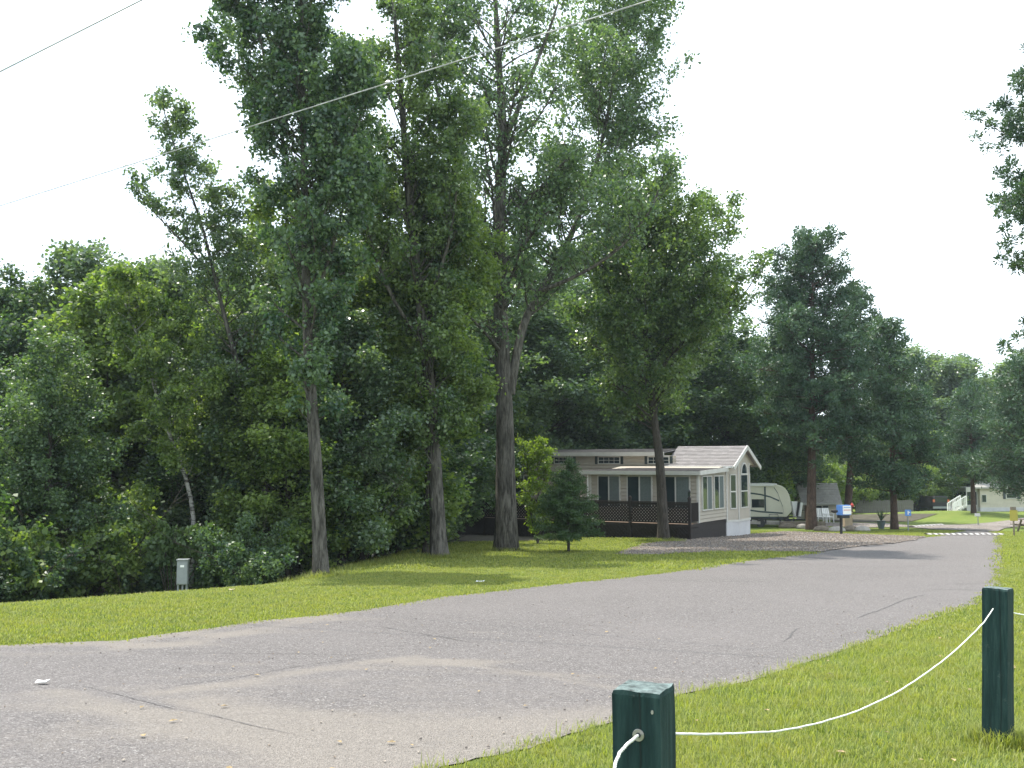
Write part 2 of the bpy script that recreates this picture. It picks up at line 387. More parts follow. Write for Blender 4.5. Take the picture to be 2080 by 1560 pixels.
def sheet(name, poly, mat, dz, grid, attr=None, parent=None):
    poly = np.array(poly); pts = [Vector((float(p[0]), float(p[1]))) for p in poly]; nb = len(pts)
    xs, ys = grid
    Xg, Yg = np.meshgrid(xs, ys); Xg = Xg.ravel(); Yg = Yg.ravel()
    k = inside(Xg, Yg, poly); 
    pts += [Vector((float(a), float(b))) for a, b in zip(Xg[k], Yg[k])]
    v, e, f, *_ = delaunay_2d_cdt(pts, [], [list(range(nb))], 1, 1e-5)
    v = np.array([(p.x, p.y) for p in v]); z = terr(v[:, 0], v[:, 1])+dz
    me = mesh_np(name, np.column_stack([v, z]), np.array([t for t in f if len(t) == 3]), attr(v) if attr else None, smooth=True)
    # faces must look up
    me.calc_loop_triangles()
    if len(me.polygons) and me.polygons[0].normal.z < 0: me.flip_normals()
    return link(name, me, mat, parent, 'structure')

road_left_px = [(1965, 1077), (1860, 1095), (1760, 1108), (1660, 1122), (1560, 1135), (1460, 1148), (1250, 1176), (1050, 1197), (900, 1213), (750, 1238), (640, 1252), (520, 1262), (450, 1274), (330, 1290), (240, 1303), (120, 1306), (0, 1312)]
road_right_px = [(900, 1560), (1010, 1537), (1120, 1507), (1240, 1468), (1380, 1412), (1520, 1386), (1680, 1335), (1830, 1280), (1990, 1226), (2033, 1198), (2037, 1150), (2037, 1110), (2033, 1092), (2020, 1080)]
RL = [G(*p) for p in road_left_px]; RR = [G(*p) for p in road_right_px]
ROAD = [tuple(p) for p in RL]+[(-10, 10.3), (-30, 9.5), (-30, -7), (-6, -7), (-3.2, 0), (-1.5, 4)]+[tuple(p) for p in RR]
ROADJ = jagged(ROAD, .11, .022, 5)
# sand patches seen on the asphalt (photo px centre, world half-length, half-width, angle deg, strength)
sandspots = [((560, 1470), 1.6, .42, 12, .75), ((800, 1500), 1.5, .35, -20, .75), ((880, 1345), .8, .17, 0, .95), ((1060, 1370), 1.6, .10, -12, .5),
             ((700, 1360), 1.8, .12, 16, .55), ((420, 1395), 1.2, .14, 14, .5), ((1050, 1480), 1.2, .3, 5, .5), ((900, 1550), 1.3, .35, 0, .8), ((250, 1310), 1.3, .22, -4, .75),
             ((640, 1260), 2.2, .2, 12, .6), ((420, 1290), 1.5, .22, 15, .75), ((110, 1440), 1.3, .2, -10, .5), ((60, 1330), 1.2, .2, 0, .5), ((1330, 1440), .8, .15, 20, .45),
             ((1500, 1270), 1.4, .1, 6, .28), ((1150, 1460), 1., .35, 15, .45), ((860, 1400), 2.6, .8, 0, .25), ((700, 1530), 2.2, .6, 0, .35)]
def segdist(v, pl):
    d = np.full(len(v), 1e9)
    for a, b in zip(pl[:-1], pl[1:]):
        a = np.array(a); b = np.array(b); ab = b-a; t = np.clip(((v-a)@ab)/(ab@ab), 0, 1)
        d = np.minimum(d, np.linalg.norm(v-(a+t[:, None]*ab), axis=1))
    return d
def sandattr(v):
    s = np.zeros(len(v))
    for (px, py), a, b, ang, k in sandspots:
        c = G(px, py); an = RAD(ang); dx = v-c
        u = dx[:, 0]*math.cos(an)+dx[:, 1]*math.sin(an); w = -dx[:, 0]*math.sin(an)+dx[:, 1]*math.cos(an)
        s += k*np.exp(-(u/a)**2-(w/b)**2)
    dl = segdist(v, RL); dr = segdist(v, RR)
    s += 1.0*np.exp(-(dl/.24)**2)*(v[:, 1] < 15)+.7*np.exp(-(dl/.15)**2)*(v[:, 1] >= 15)+.6*np.exp(-(dr/.2)**2)*(v[:, 1] < 16)
    for pl, w, k in (([(320, 1410), (480, 1390), (640, 1362), (765, 1345), (850, 1335)], .13, .75), ([(820, 1343), (950, 1350)], .16, 1.), ([(950, 1352), (1100, 1372), (1250, 1400)], .10, .6),
                     ([(120, 1410), (330, 1455), (500, 1500), (640, 1540)], .28, .6), ([(400, 1425), (600, 1470), (760, 1520), (900, 1555)], .30, .8), ([(240, 1318), (380, 1308), (520, 1280), (660, 1258)], .22, .8),
                     ([(940, 1505), (1100, 1490), (1220, 1462)], .16, .7), ([(300, 1345), (520, 1352)], .12, .4), ([(960, 1285), (1010, 1287)], .1, .6)):
        s += k*np.exp(-(segdist(v, [G(*p) for p in pl])/w)**2)
    s -= .9*np.exp(-(segdist(v, [G(*p) for p in [(60, 1375), (330, 1435), (520, 1478), (700, 1520)]])/.07)**2)+.6*np.exp(-(segdist(v, [G(*p) for p in [(330, 1400), (640, 1352), (800, 1330)]])/.05)**2)
    s += .10*np.exp(-(((v[:, 1]-7.2)/3.)**2))
    return {'sand': np.clip(s, 0, 1.1)}
road = sheet('road', ROADJ, M_ASPH, .008, (np.concatenate([np.arange(-9, 6, .12), np.arange(6, 32, .6)]), np.concatenate([np.arange(4.5, 13, .12), np.arange(13, 62, .5)])), sandattr)
# tar-dark cracks, slightly proud of the surface
M_CRACK = plain('crack_filler', (.085, .08, .078), .8, .3, 20)
def crack(pxs, w, seed):
    rng = np.random.default_rng(seed); pl = [G(*p) for p in pxs]; pts = []
    for a, b in zip(pl[:-1], pl[1:]):
        k = max(2, int(np.linalg.norm(b-a)/.06))
        for j in range(k): pts.append(a+(b-a)*j/k)
    pts = np.array(pts); n = len(pts)
    wob = np.cumsum(rng.normal(0, .006, (n, 2)), 0); wob -= np.linspace(0, 1, n)[:, None]*wob[-1]
    pts = pts+wob; d = np.gradient(pts, axis=0); nn = np.stack([-d[:, 1], d[:, 0]], 1); nn /= np.linalg.norm(nn, axis=1)[:, None]
    ww = (w*rng.uniform(.25, 1., n)*np.minimum(1, np.minimum(np.arange(n), np.arange(n)[::-1])/6+.1))[:, None]
    A = pts+nn*ww/2; B = pts-nn*ww/2
    V = np.concatenate([np.column_stack([A, terr(A[:, 0], A[:, 1])+.012]), np.column_stack([B, terr(B[:, 0], B[:, 1])+.012])])
    i = np.arange(n-1); link('crack', mesh_np('crack', V, np.stack([i+n, i+1+n, i+1, i], 1)), M_CRACK, road, 'structure')
crack([(755, 1272), (850, 1288), (965, 1308)], .018, 1)
crack([(250, 1326), (420, 1328), (560, 1330), (720, 1332), (770, 1330)], .012, 2)
crack([(320, 1400), (480, 1378), (640, 1350), (765, 1335)], .012, 3)
crack([(960, 1258), (1120, 1264), (1300, 1280)], .010, 4)
crack([(140, 1390), (330, 1435), (500, 1475), (620, 1500)], .010, 5)
crack([(1740, 1258), (1800, 1235), (1880, 1208)], .03, 6)
crack([(1590, 1306), (1610, 1290), (1625, 1275)], .03, 7)
crack([(1180, 1180), (1400, 1181), (1640, 1182)], .03, 8)
crack([(1870, 1198), (1950, 1199), (2020, 1201)], .05, 9)
crack([(1900, 1188), (2030, 1186)], .04, 10)
crack([(950, 1350), (1100, 1372), (1240, 1395)], .009, 11)

gravel_px = [(1300, 1108), (1355, 1098), (1420, 1092), (1480, 1090), (1540, 1084), (1600, 1080), (1690, 1084), (1800, 1088), (1880, 1091), (1862, 1097), (1765, 1109), (1668, 1122), (1600, 1122), (1520, 1121), (1400, 1124), (1330, 1128), (1245, 1128)]
GRAVEL = jagged([G(*p) for p in gravel_px], .12, .05, 8)
sheet('gravel_drive', GRAVEL, M_GRAV, .03, (np.arange(2, 30, .8), np.arange(28, 62, .8)))
lane_px = [(1560, 1060), (1700, 1062), (1800, 1063), (1850, 1068), (1960, 1066), (2010, 1062), (2060, 1056), (2120, 1046), (2200, 1048), (2200, 1066), (2080, 1068), (2040, 1074), (2024, 1081), (1968, 1078), (1900, 1076), (1840, 1071), (1760, 1072), (1650, 1068)]
sheet('sandy_lane', [G(*p) for p in lane_px], M_SAND, .03, (np.arange(15, 60, 2), np.arange(50, 100, 2)))
sheet('yard_painted_shade', [G(*p) for p in [(1690, 1046), (1850, 1044), (1905, 1044), (1880, 1052), (1850, 1060), (1760, 1061), (1690, 1060)]], M_FLOOR, .03, (np.arange(25, 60, 2), np.arange(66, 110, 2)))  # dark litter-coloured sheet stands in for the shade on the far yard
drive2_px = [(2140, 1050), (2140, 1056), (2050, 1062), (1985, 1063), (1975, 1060), (2040, 1052), (2080, 1046)]
wood_px = [(735, 1168), (790, 1150), (850, 1135), (870, 1122)]
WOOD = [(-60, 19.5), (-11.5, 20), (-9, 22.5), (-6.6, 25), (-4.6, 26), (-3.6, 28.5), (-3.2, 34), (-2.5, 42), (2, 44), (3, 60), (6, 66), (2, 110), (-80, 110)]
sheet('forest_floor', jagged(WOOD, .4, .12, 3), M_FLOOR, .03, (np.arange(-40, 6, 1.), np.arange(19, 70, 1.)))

# ------------------------------------------------------------------ grass
def tuft(seed, n, h, spread, w):
    rng = np.random.default_rng(seed)
    r = spread*np.sqrt(rng.random(n)); a = rng.uniform(0, 2*np.pi, n); base = np.stack([r*np.cos(a), r*np.sin(a), np.zeros(n)], 1)
    hh = h*rng.uniform(.5, 1.15, n); az = rng.uniform(0, 2*np.pi, n); lean = rng.uniform(.15, 1.1, n)*hh
    d = np.stack([np.cos(az), np.sin(az), 0*az], 1); s = np.stack([-d[:, 1], d[:, 0], 0*az], 1)*(w*rng.uniform(.6, 1.2, n))[:, None]/2
    mid = base+d*(lean*.35)[:, None]; mid[:, 2] = hh*.6
    tip = base+d*lean[:, None]; tip[:, 2] = hh*.95
    V = np.stack([base-s, base+s, mid+s*.8, mid-s*.8, tip], 1).reshape(-1, 3)
    i = np.arange(n)*5
    t = np.repeat(rng.random(n), 5)
    return V, np.stack([i, i+1, i+2, i+3], 1), np.stack([i+3, i+2, i+4], 1), t
M_BLADE = leafmat('grass_blade', (.050, .100, .022), (.320, .345, .105), .38, .5, .25)
def patchy(m):
    nt = m.node_tree; b = nt.nodes['Principled BSDF']; src = b.inputs['Base Color'].links[0].from_socket
    g = N(nt, 'ShaderNodeNewGeometry'); n = N(nt, 'ShaderNodeTexNoise', Scale=2.4, Detail=8., Roughness=.78); nt.links.new(g.outputs['Position'], n.inputs[0])
    n2 = N(nt, 'ShaderNodeTexNoise', Scale=7., Detail=5., Roughness=.7); nt.links.new(g.outputs['Position'], n2.inputs[0])
    c = mixc(nt, ramp(nt, n.outputs['Fac'], [(.42, (0, 0, 0)), (.66, (.75, .75, .75))]), src, (.29, .28, .085))
    c = mixc(nt, ramp(nt, n2.outputs['Fac'], [(.56, (0, 0, 0)), (.75, (.55, .55, .55))]), c, (.19, .165, .085))
    for l in list(src.links):
        if l.to_socket == b.inputs['Base Color'] or l.to_node.type == 'MIX' and l.to_node.blend_type == 'MULTIPLY':
            t = l.to_socket; nt.links.new(c, t)
patchy(M_BLADE)
def tuftobj(name, seed, n, h, spread, w):
    V, q, t, tn = tuft(seed, n, h, spread, w)
    me = mesh_np(name, V, [q, t], {'tint': tn}); me.materials.append(M_BLADE)
    return bpy.data.objects.new(name, me)
def scatter(name, tufts, pts, seed, label):
    """one stuff object: points that carry grass tufts"""
    rng = np.random.default_rng(seed); n = len(pts)
    me = bpy.data.meshes.new(name); me.vertices.add(n); me.vertices.foreach_set('co', pts.astype(np.float32).ravel())
    for k, a in (('rot', rng.uniform(0, 6.283, n)), ('scl', rng.uniform(.65, 1.3, n))):
        at = me.attributes.new(k, 'FLOAT', 'POINT'); at.data.foreach_set('value', a.astype(np.float32))
    at = me.attributes.new('pick', 'INT', 'POINT'); at.data.foreach_set('value', rng.integers(0, len(tufts), n).astype(np.int32))
    o = link(name, me, None, None, 'stuff'); o['label'] = label; o['category'] = 'grass'
    ng = bpy.data.node_groups.new(name, 'GeometryNodeTree'); ng.interface.new_socket('Geometry', in_out='INPUT', socket_type='NodeSocketGeometry'); ng.interface.new_socket('Geometry', in_out='OUTPUT', socket_type='NodeSocketGeometry')
    gi = ng.nodes.new('NodeGroupInput'); go = ng.nodes.new('NodeGroupOutput'); jn = ng.nodes.new('GeometryNodeJoinGeometry')
    def attr(nm, ty):
        a = ng.nodes.new('GeometryNodeInputNamedAttribute'); a.data_type = ty; a.inputs['Name'].default_value = nm; return a
    ar = attr('rot', 'FLOAT'); asc = attr('scl', 'FLOAT'); ap = attr('pick', 'INT')
    cx = ng.nodes.new('ShaderNodeCombineXYZ'); ng.links.new(ar.outputs[0], cx.inputs[2])
    for i, tf in enumerate(tufts):
        oi = ng.nodes.new('GeometryNodeObjectInfo'); oi.inputs['Object'].default_value = tf; oi.inputs['As Instance'].default_value = True
        cp = ng.nodes.new('FunctionNodeCompare'); cp.data_type = 'INT'; cp.operation = 'EQUAL'; cp.inputs[3].default_value = i
        ng.links.new(ap.outputs[0], cp.inputs[2])
        ip = ng.nodes.new('GeometryNodeInstanceOnPoints')
        ng.links.new(gi.outputs[0], ip.inputs['Points']); ng.links.new(cp.outputs[0], ip.inputs['Selection']); ng.links.new(oi.outputs['Geometry'], ip.inputs['Instance'])
        ng.links.new(cx.outputs[0], ip.inputs['Rotation']); ng.links.new(asc.outputs[0], ip.inputs['Scale']); ng.links.new(ip.outputs[0], jn.inputs[0])
    ng.links.new(jn.outputs[0], go.inputs[0])
    md = o.modifiers.new('scatter', 'NODES'); md.node_group = ng
    return o
rg = np.random.default_rng(77)
def field(n, x0, x1, y0, y1, keep=None, thin=0):
    x = rg.uniform(x0, x1, n); y = rg.uniform(y0, y1, n)
    jx = rg.normal(0, .08, n); k = ~inside(x+jx, y+jx*.7, ROAD)
    px = x/np.maximum(y, .1); k &= (px < .56) & (px > -.56)
    if keep is not None: k &= keep(x, y)
    x, y = x[k], y[k]; return np.column_stack([x, y, terr(x, y)])
near = [tuftobj('grass_tuft', s, 46, .036, .11, .0050) for s in (1, 2, 3)]
g1 = field(15000, -2, 8.5, 2.6, 11.5)
near += [tuftobj('grass_tuft', 7, 22, .075, .13, .0045)]
scatter('near_grass', near, g1, 5, 'short green mown grass around the rope posts')
mid = [tuftobj('lawn_tuft', s, 34, .042, .2, .011) for s in (11, 12, 13)]
g2 = field(30000, -10, 14, 10, 24, lambda x, y: ~inside(x, y, WOOD) & ~inside(x, y, GRAVEL) & ~((x > -2) & (x < 8.5) & (y < 11.5)))
scatter('lawn_grass', mid, g2, 6, 'sunny mown lawn on the far side of the road')
far = [tuftobj('far_tuft', s, 30, .06, .35, .024) for s in (21, 22)]
g3 = field(26000, -8, 32, 24, 56, lambda x, y: ~inside(x, y, WOOD) & ~inside(x, y, GRAVEL))
scatter('far_lawn_grass', far, g3, 7, 'dappled lawn grass under the tall poplars')
tall = [tuftobj('tall_tuft', s, 60, .17, .3, .012) for s in (31, 32)]
ed = []
for a, b in zip([(-11.5, 20), (-9, 22.5), (-6.6, 25), (-4.6, 26), (-3.6, 28.5), (-3.3, 34)][:-1], [(-9, 22.5), (-6.6, 25), (-4.6, 26), (-3.6, 28.5), (-3.3, 34)]):
    k = 90; t = rg.random(k)[:, None]; q = np.array(a)+(np.array(b)-np.array(a))*t+rg.normal(0, .3, (k, 2)); ed.append(q)
for c in [G(1030, 1119), G(893, 1134), np.array((-4.6, 23.8)), np.array((6.6, 43.2))]:
    q = c+np.column_stack([rg.normal(0, .42, 34), rg.normal(-.1, .3, 34)]); ed.append(q)
ed = np.concatenate(ed); scatter('rough_grass', tall, np.column_stack([ed, terr(ed[:, 0], ed[:, 1])]), 8, 'uncut grass along the wood edge and round the trunks')

# loose stones on the drive, grit on the asphalt
def stone(seed, r):
    rng = np.random.default_rng(seed); m = MB(); m.lathe([(.3*r, -.2*r), (r, .1*r), (.8*r, .55*r), (.25*r, .75*r)], k=6); V = np.concatenate(m.V)*rng.uniform(.8, 1.2, 3)+rng.normal(0, .12*r, (m.n, 3))
    me = bpy.data.meshes.new('stone'); me.from_pydata([tuple(v) for v in V], [], m.F[4]+m.NG); me.materials.append(M_STONE[seed % 3]); return bpy.data.objects.new('stone', me)
M_STONE = [plain('stone_%s' % n, c, .9, .3, 20) for n, c in (('buff', (.27, .215, .17)), ('grey', (.17, .145, .13)), ('pale', (.36, .31, .26)))]
xx = rg.uniform(2, 30, 60000); yy = rg.uniform(28, 62, 60000); kk = inside(xx, yy, GRAVEL); xx, yy = xx[kk], yy[kk]
scatter('drive_stones', [stone(s, .028) for s in range(5)], np.column_stack([xx, yy, terr(xx, yy)+.03]), 12, 'loose buff stones covering the gravel drive')
xx = rg.uniform(-8, 8, 5200); yy = rg.uniform(5, 17, 5200); kk = inside(xx, yy, ROAD)&(rg.random(5200) < np.clip(1.2*np.exp(-(segdist(np.column_stack([xx, yy]), RL)/.5)**2)+1.2*np.exp(-(segdist(np.column_stack([xx, yy]), RR)/.4)**2)+.16, 0, 1)); xx, yy = xx[kk], yy[kk]
scatter('road_grit', [stone(s, .008) for s in range(5, 10)], np.column_stack([xx, yy, terr(xx, yy)+.016]), 13, 'loose grit lying on the asphalt near its edges')
# tufts missed by the mower round the two posts, and dry leaves lying in the grass
pt_ = []
for (px, py, Yd), k in (((1311, 1400, 2.83), 90), ((2029, 1195, 6.42), 110)):
    c = P(px, py, Yd)[:2]+[0, .03]; a = rg.uniform(0, 6.28, k); r = rg.uniform(.09, .17, k); pt_.append(c+np.column_stack([r*np.cos(a), r*np.sin(a)]))
pt_ = np.concatenate(pt_); scatter('post_grass', [tuftobj('post_tuft', 41, 14, .11, .05, .005)], np.column_stack([pt_, terr(pt_[:, 0], pt_[:, 1])]), 9, 'longer grass left standing round the feet of the green posts')
k = 110; dx = rg.uniform(-3, 8.5, k); dy = rg.uniform(4, 13, k); V = []; F = []
for i in range(k):
    z = float(terr(dx[i], dy[i]))+(.035 if not inside(dx[i:i+1], dy[i:i+1], ROAD)[0] else .022); s_ = rg.uniform(.008, .022); a = rg.uniform(0, 6.28); ca, sa = math.cos(a)*s_, math.sin(a)*s_
    V += [(dx[i]-ca*1.6, dy[i]-sa*1.6, z), (dx[i]-sa, dy[i]+ca, z+s_*.5), (dx[i]+ca*1.6, dy[i]+sa*1.6, z+s_*.2), (dx[i]+sa, dy[i]-ca, z+s_*.3)]; F.append((4*i, 4*i+1, 4*i+2, 4*i+3))
link('fallen_leaves', mesh_np('fallen_leaves', V, np.array(F)), plain('dry_leaf', (.30, .22, .11), .8, .5, 30), None, 'stuff')

# ------------------------------------------------------------------ trees
def norm(v): return v/(np.linalg.norm(v, axis=-1, keepdims=True)+1e-9)
def resample(pts, n):
    pts = np.asarray(pts, float); d = np.concatenate([[0], np.cumsum(np.linalg.norm(np.diff(pts, axis=0), axis=1))])
    t = np.linspace(0, d[-1], n)
    for _ in range(1): out = np.stack([np.interp(t, d, pts[:, k]) for k in range(3)], 1)
    if n > 6:                                     # soften the corners
        for _ in range(3): out[1:-1] = (out[:-2]+2*out[1:-1]+out[2:])/4
    return out, d[-1]
def at(pts, t):
    f = t*(len(pts)-1); i = min(int(f), len(pts)-2); return pts[i]+(pts[i+1]-pts[i])*(f-i)
def prof(t, L): return np.interp(t, np.linspace(0, 1, len(L)), L)
class Tree:
    def __init__(s, seed): s.rng = np.random.default_rng(seed); s.wv = []; s.wf = []; s.n = 0; s.tv = []; s.tf = []; s.tn = 0; s.C = []; s.CR = []
    def wood(s, pts, r, k, trunk=False):
        V, F = tube_np(np.asarray(pts, float), np.asarray(r, float), k)
        if trunk: s.tv.append(V); s.tf.append(F+s.tn); s.tn += len(V)
        else: s.wv.append(V); s.wf.append(F+s.n); s.n += len(V)
    def stem(s, pts, r0, r1, t0=.3, nb=40, L=(1, 1.5, 1), el=35, sub=6, cl=.28, droop=0., flare=1.5, k=14, trunk=True, tw=.38, csp=.32, up=.25, azb=None, tip=1.):
        rng = s.rng; p, ln = resample(pts, max(10, int(np.linalg.norm(np.diff(np.asarray(pts), axis=0), axis=1).sum()/.5)))
        n = len(p); t = np.linspace(0, 1, n); r = r0+(r1-r0)*t**.8; r = r*(1+(flare-1)*np.exp(-t*ln/.45))
        if trunk:
            V, F = tube_np(p, r, k)
            # furrowed bark: ridges that wander
            V = V.reshape(n, k, 3); ph = rng.uniform(0, 6.28, k); am = .04*r[:, None]*np.sin(ph[None]+t[:, None]*ln*.5*rng.uniform(.6, 1.4, k)[None])+.055*r[:, None]*((np.arange(k) % 2)*2-1)
            am += (flare > 1)*.16*r[:, None]*np.exp(-t*ln/.5)[:, None]*np.sin(np.arange(k)*2*np.pi/k*3+ph[0])
            V = V+norm(V-p[:, None, :])*am[..., None]; s.tv.append(V.reshape(-1, 3)); s.tf.append(F+s.tn); s.tn += n*k
        else: s.wood(p, r, 7)
        for i in range(nb):
            tt = t0+(1-t0)*((i+rng.random())/nb)
            u = (tt-t0)/(1-t0); b = at(p, tt); Lb = prof(u, L)*rng.uniform(.65, 1.2)
            az = rng.uniform(0, 2*np.pi) if azb is None else rng.normal(azb, 1.1)
            e = RAD(el*rng.uniform(.7, 1.25)+ (20*u if el > 0 else 0))
            s.branch(b, az, e, Lb, max(.012, min(.35*np.interp(tt, t, r), .018*Lb+.008)), sub, cl, droop, tw, csp, up)
        if tip:
            for q in np.linspace(.86, 1, 5): s.clump(at(p, q), cl*.8*tip)
    def branch(s, b, az, e, L, r, sub, cl, droop, tw, csp, up):
        rng = s.rng; d = np.array([math.cos(az)*math.cos(e), math.sin(az)*math.cos(e), math.sin(e)])
        q = [b]; m = 6
        for j in range(m):
            d = norm(d+rng.normal(0, .11, 3)+np.array([0, 0, up/m*1.5-droop*(j/m)])); q.append(q[-1]+d*L/m)
        q = np.array(q); s.wood(q, np.linspace(r, r*.25, m+1), 5)
        ns = max(2, int(sub*L/1.5))
        for j in range(ns):
            tt = rng.uniform(.22, 1); c = at(q, tt); a2 = rng.uniform(0, 2*np.pi)
            dd = norm(norm(q[-1]-q[0])*.7+np.array([math.cos(a2), math.sin(a2), rng.uniform(-.4, .7)])*.8+np.array([0, 0, up*.5-droop]))
            l2 = L*tw*rng.uniform(.5, 1.2)*(1.1-.5*tt)
            w = np.array([c, c+dd*l2*.5+rng.normal(0, .04*l2, 3), c+dd*l2-np.array([0, 0, .05+droop*.2])*l2])
            s.wood(w, [r*.4, r*.25, .004], 3)
            k = max(1, int(l2/csp))
            for z in np.linspace(.45, 1, k+1)[1:]: s.clump(at(w, z), cl*rng.uniform(.6, 1.25))
        s.clump(q[-1], cl)
    def clump(s, c, r): s.C.append(c); s.CR.append(r)
    def leaves(s, total, size, flat=.5, keep=None, hang=0., show=None):
        """leaf blades in clumps round the twigs; show: (trunk points, half width) kept mostly clear on the side away from the wood"""
        rng = s.rng; C = np.array(s.C); R = np.array(s.CR)
        if show is not None:
            tp, hw = show; tp = np.asarray(tp); tx = np.interp(C[:, 2], tp[:, 2], tp[:, 0]); ty = np.interp(C[:, 2], tp[:, 2], tp[:, 1])
            hid = (np.abs(C[:, 0]-tx) < hw) & (C[:, 1] < ty+.2) & (rng.random(len(C)) < .62); C = C[~hid]; R = R[~hid]
        if keep is not None: k = keep(C); C = C[k]; R = R[k]
        w = R**2; w /= w.sum(); per = rng.multinomial(total, w); ci = np.repeat(np.arange(len(C)), per); n = len(ci)
        off = rng.normal(0, .4, (n, 3))*R[ci][:, None]*np.array([1, 1, .9])
        c = C[ci]+off
        nn = norm(rng.normal(0, 1, (n, 3))+np.array([0, 0, flat*1.6])+off/R[ci][:, None]*.5)
        a = norm(np.cross(nn, rng.normal(0, 1, (n, 3)))-np.array([0, 0, hang])); b = norm(np.cross(nn, a))
        sz = size*rng.uniform(.6, 1.25, n)[:, None]
        V = np.stack([c-a*sz*.5, c+b*sz*.38-a*sz*.08+nn*sz*.08, c+a*sz*.55, c-b*sz*.38-a*sz*.08+nn*sz*.08], 1).reshape(-1, 3)
        ct = rng.normal(0, .2, len(C)); tint = np.repeat(np.clip(.38+ct[ci]+rng.normal(0, .18, n), 0, 1), 4)
        return V, np.arange(n*4).reshape(-1, 4), tint
    def needles(s, total, length, width, flat=0.):
        """bristling bundles of needles round each shoot tip"""
        rng = s.rng; C = np.array(s.C); R = np.array(s.CR); w = R**2; w /= w.sum(); per = rng.multinomial(total, w); ci = np.repeat(np.arange(len(C)), per); n = len(ci)
        d = norm(rng.normal(0, 1, (n, 3))*np.array([1, 1, .8])+np.array([0, 0, .35])); c = C[ci]+d*(rng.random(n)**.6*R[ci])[:, None]*.8
        b = norm(np.cross(d, rng.normal(0, 1, (n, 3)))); L = length*rng.uniform(.6, 1.2, n)[:, None]
        V = np.stack([c-b*width*.3, c+b*width*.3, c+d*L*.6+b*width*.5, c+d*L, c+d*L*.6-b*width*.5], 1).reshape(-1, 3)
        i = np.arange(n)*5; ct = rng.normal(0, .18, len(C)); tint = np.repeat(np.clip(.42+ct[ci]+rng.normal(0, .12, n), 0, 1), 5)
        return V, [np.stack([i, i+1, i+2, i+4], 1), np.stack([i+4, i+2, i+3], 1)], tint
    def build(s, name, label, cat, base, leafdata, lmat, bmat, group=None):
        root = thing(name, label, cat, tuple(base), 0, group); base = np.asarray(base, float)
        if s.tv: link('trunk', mesh_np('trunk', np.concatenate(s.tv)-base, np.concatenate(s.tf), smooth=True), bmat, root)
        if s.wv: link('branches', mesh_np('branches', np.concatenate(s.wv)-base, np.concatenate(s.wf), smooth=True), bmat, root)
        V, F, t = leafdata; link('crown', mesh_np('crown', V-base, F, {'tint': t}), lmat, root)
        return root
def PX(Y, *pts): return [P(px, py, Y+(q[0] if q else 0)) for px, py, *q in pts]

# --- the big two-stemmed cottonwood in the middle
Y = 34; b = G(1030, 1119); base = T(*b); A = Tree(1)
A.stem([base-[0, 0, .3]]+PX(b[1], (1027, 1000), (1026, 850), (1020, 700), (1013, 545), (1017, 400), (1022, 250), (1012, 120), (1005, -20), (1000, -130)), .40, .05, .28, 64, (1.6, 3.2, 3.9, 3.5, 3., 1.6), 36, 7, .42, k=22, flare=1.35)
A.stem(PX(b[1], (1036, 800), (1048, 720), (1066, 640, .3), (1108, 580, 1.0), (1160, 480, 2.2), (1205, 360, 3.4), (1238, 220, 4.4), (1262, 60, 5.), (1275, -70, 5.2)), .165, .03, .12, 86, (1.6, 2.9, 3.8, 4.0, 3.7, 2.2), 28, 8, .42, k=12, flare=1)
A.stem(PX(b[1], (1018, 545), (1050, 510), (1090, 468), (1130, 400), (1150, 330)), .11, .02, .35, 16, (.9, 1.3, .8), 30, 7, .4, k=10, flare=1)
A.stem(PX(b[1], (1024, 290), (1045, 240), (1075, 165), (1105, 90), (1135, 10), (1150, -80)), .11, .02, .5, 16, (.8, 1.3, .8), 40, 7, .34, k=10, flare=1)
A.stem(PX(b[1], (1014, 520), (985, 450, -.5), (940, 380, -.8), (905, 280, -.8), (885, 170, -.6), (870, 40, -.5), (862, -70, -.4)), .11, .02, .2, 44, (1.1, 2., 2., 1.2), 36, 7, .4, k=10, flare=1)
A.stem(PX(b[1], (1022, 720), (990, 680, -1), (950, 640, -2), (920, 600, -2.4)), .07, .02, .3, 12, (.8, 1.2, .6), 25, 6, .34, k=8, flare=1)
A.stem(PX(b[1], (1100, 590, -.6), (1180, 560, -1.2), (1270, 500, -1.4), (1330, 420, -1.2), (1350, 345, -1)), .08, .02, .2, 34, (1.2, 2., 1.6, .9), 32, 7, .4, k=8, flare=1)
A.build('cottonwood_tree', 'tall cottonwood with the thickest furrowed trunk, forking right, in front of the lattice deck', 'tree', base, A.leaves(80000, .138, .35, hang=.3, show=(PX(b[1], (1027, 1000), (1026, 850), (1020, 700), (1013, 545), (1017, 400), (1022, 250), (1012, 120), (1005, -20)), .62)), L_POP, B_POP)

# --- slim tall poplar on the left, forking high up
b = (P(654, 1168, 24)[0], 24.); base = T(*b); A = Tree(2); yb = b[1]
A.stem([base-[0, 0, .3]]+PX(yb, (648, 1060), (640, 900), (626, 720), (622, 560), (618, 400), (616, 200), (612, 40), (612, -110)), .19, .03, .24, 82, (.7, 1.5, 1.8, 1.6, 1.5, 1.), 38, 8, .32, k=16)
A.stem(PX(yb, (620, 480), (600, 400, .3), (575, 290, .5), (555, 200, .6), (530, 90, .6), (510, -30, .5), (505, -110, .5)), .075, .018, .25, 50, (1.1, 1.9, 1.9, 1.3), 30, 8, .31, k=9, flare=1)
A.stem(PX(yb, (622, 640), (660, 560, -.4), (690, 460, -.5), (715, 330, -.5), (720, 220, -.4), (722, 140, -.3)), .06, .012, .15, 42, (.9, 1.4, 1.3, .7), 36, 8, .31, k=8, flare=1)
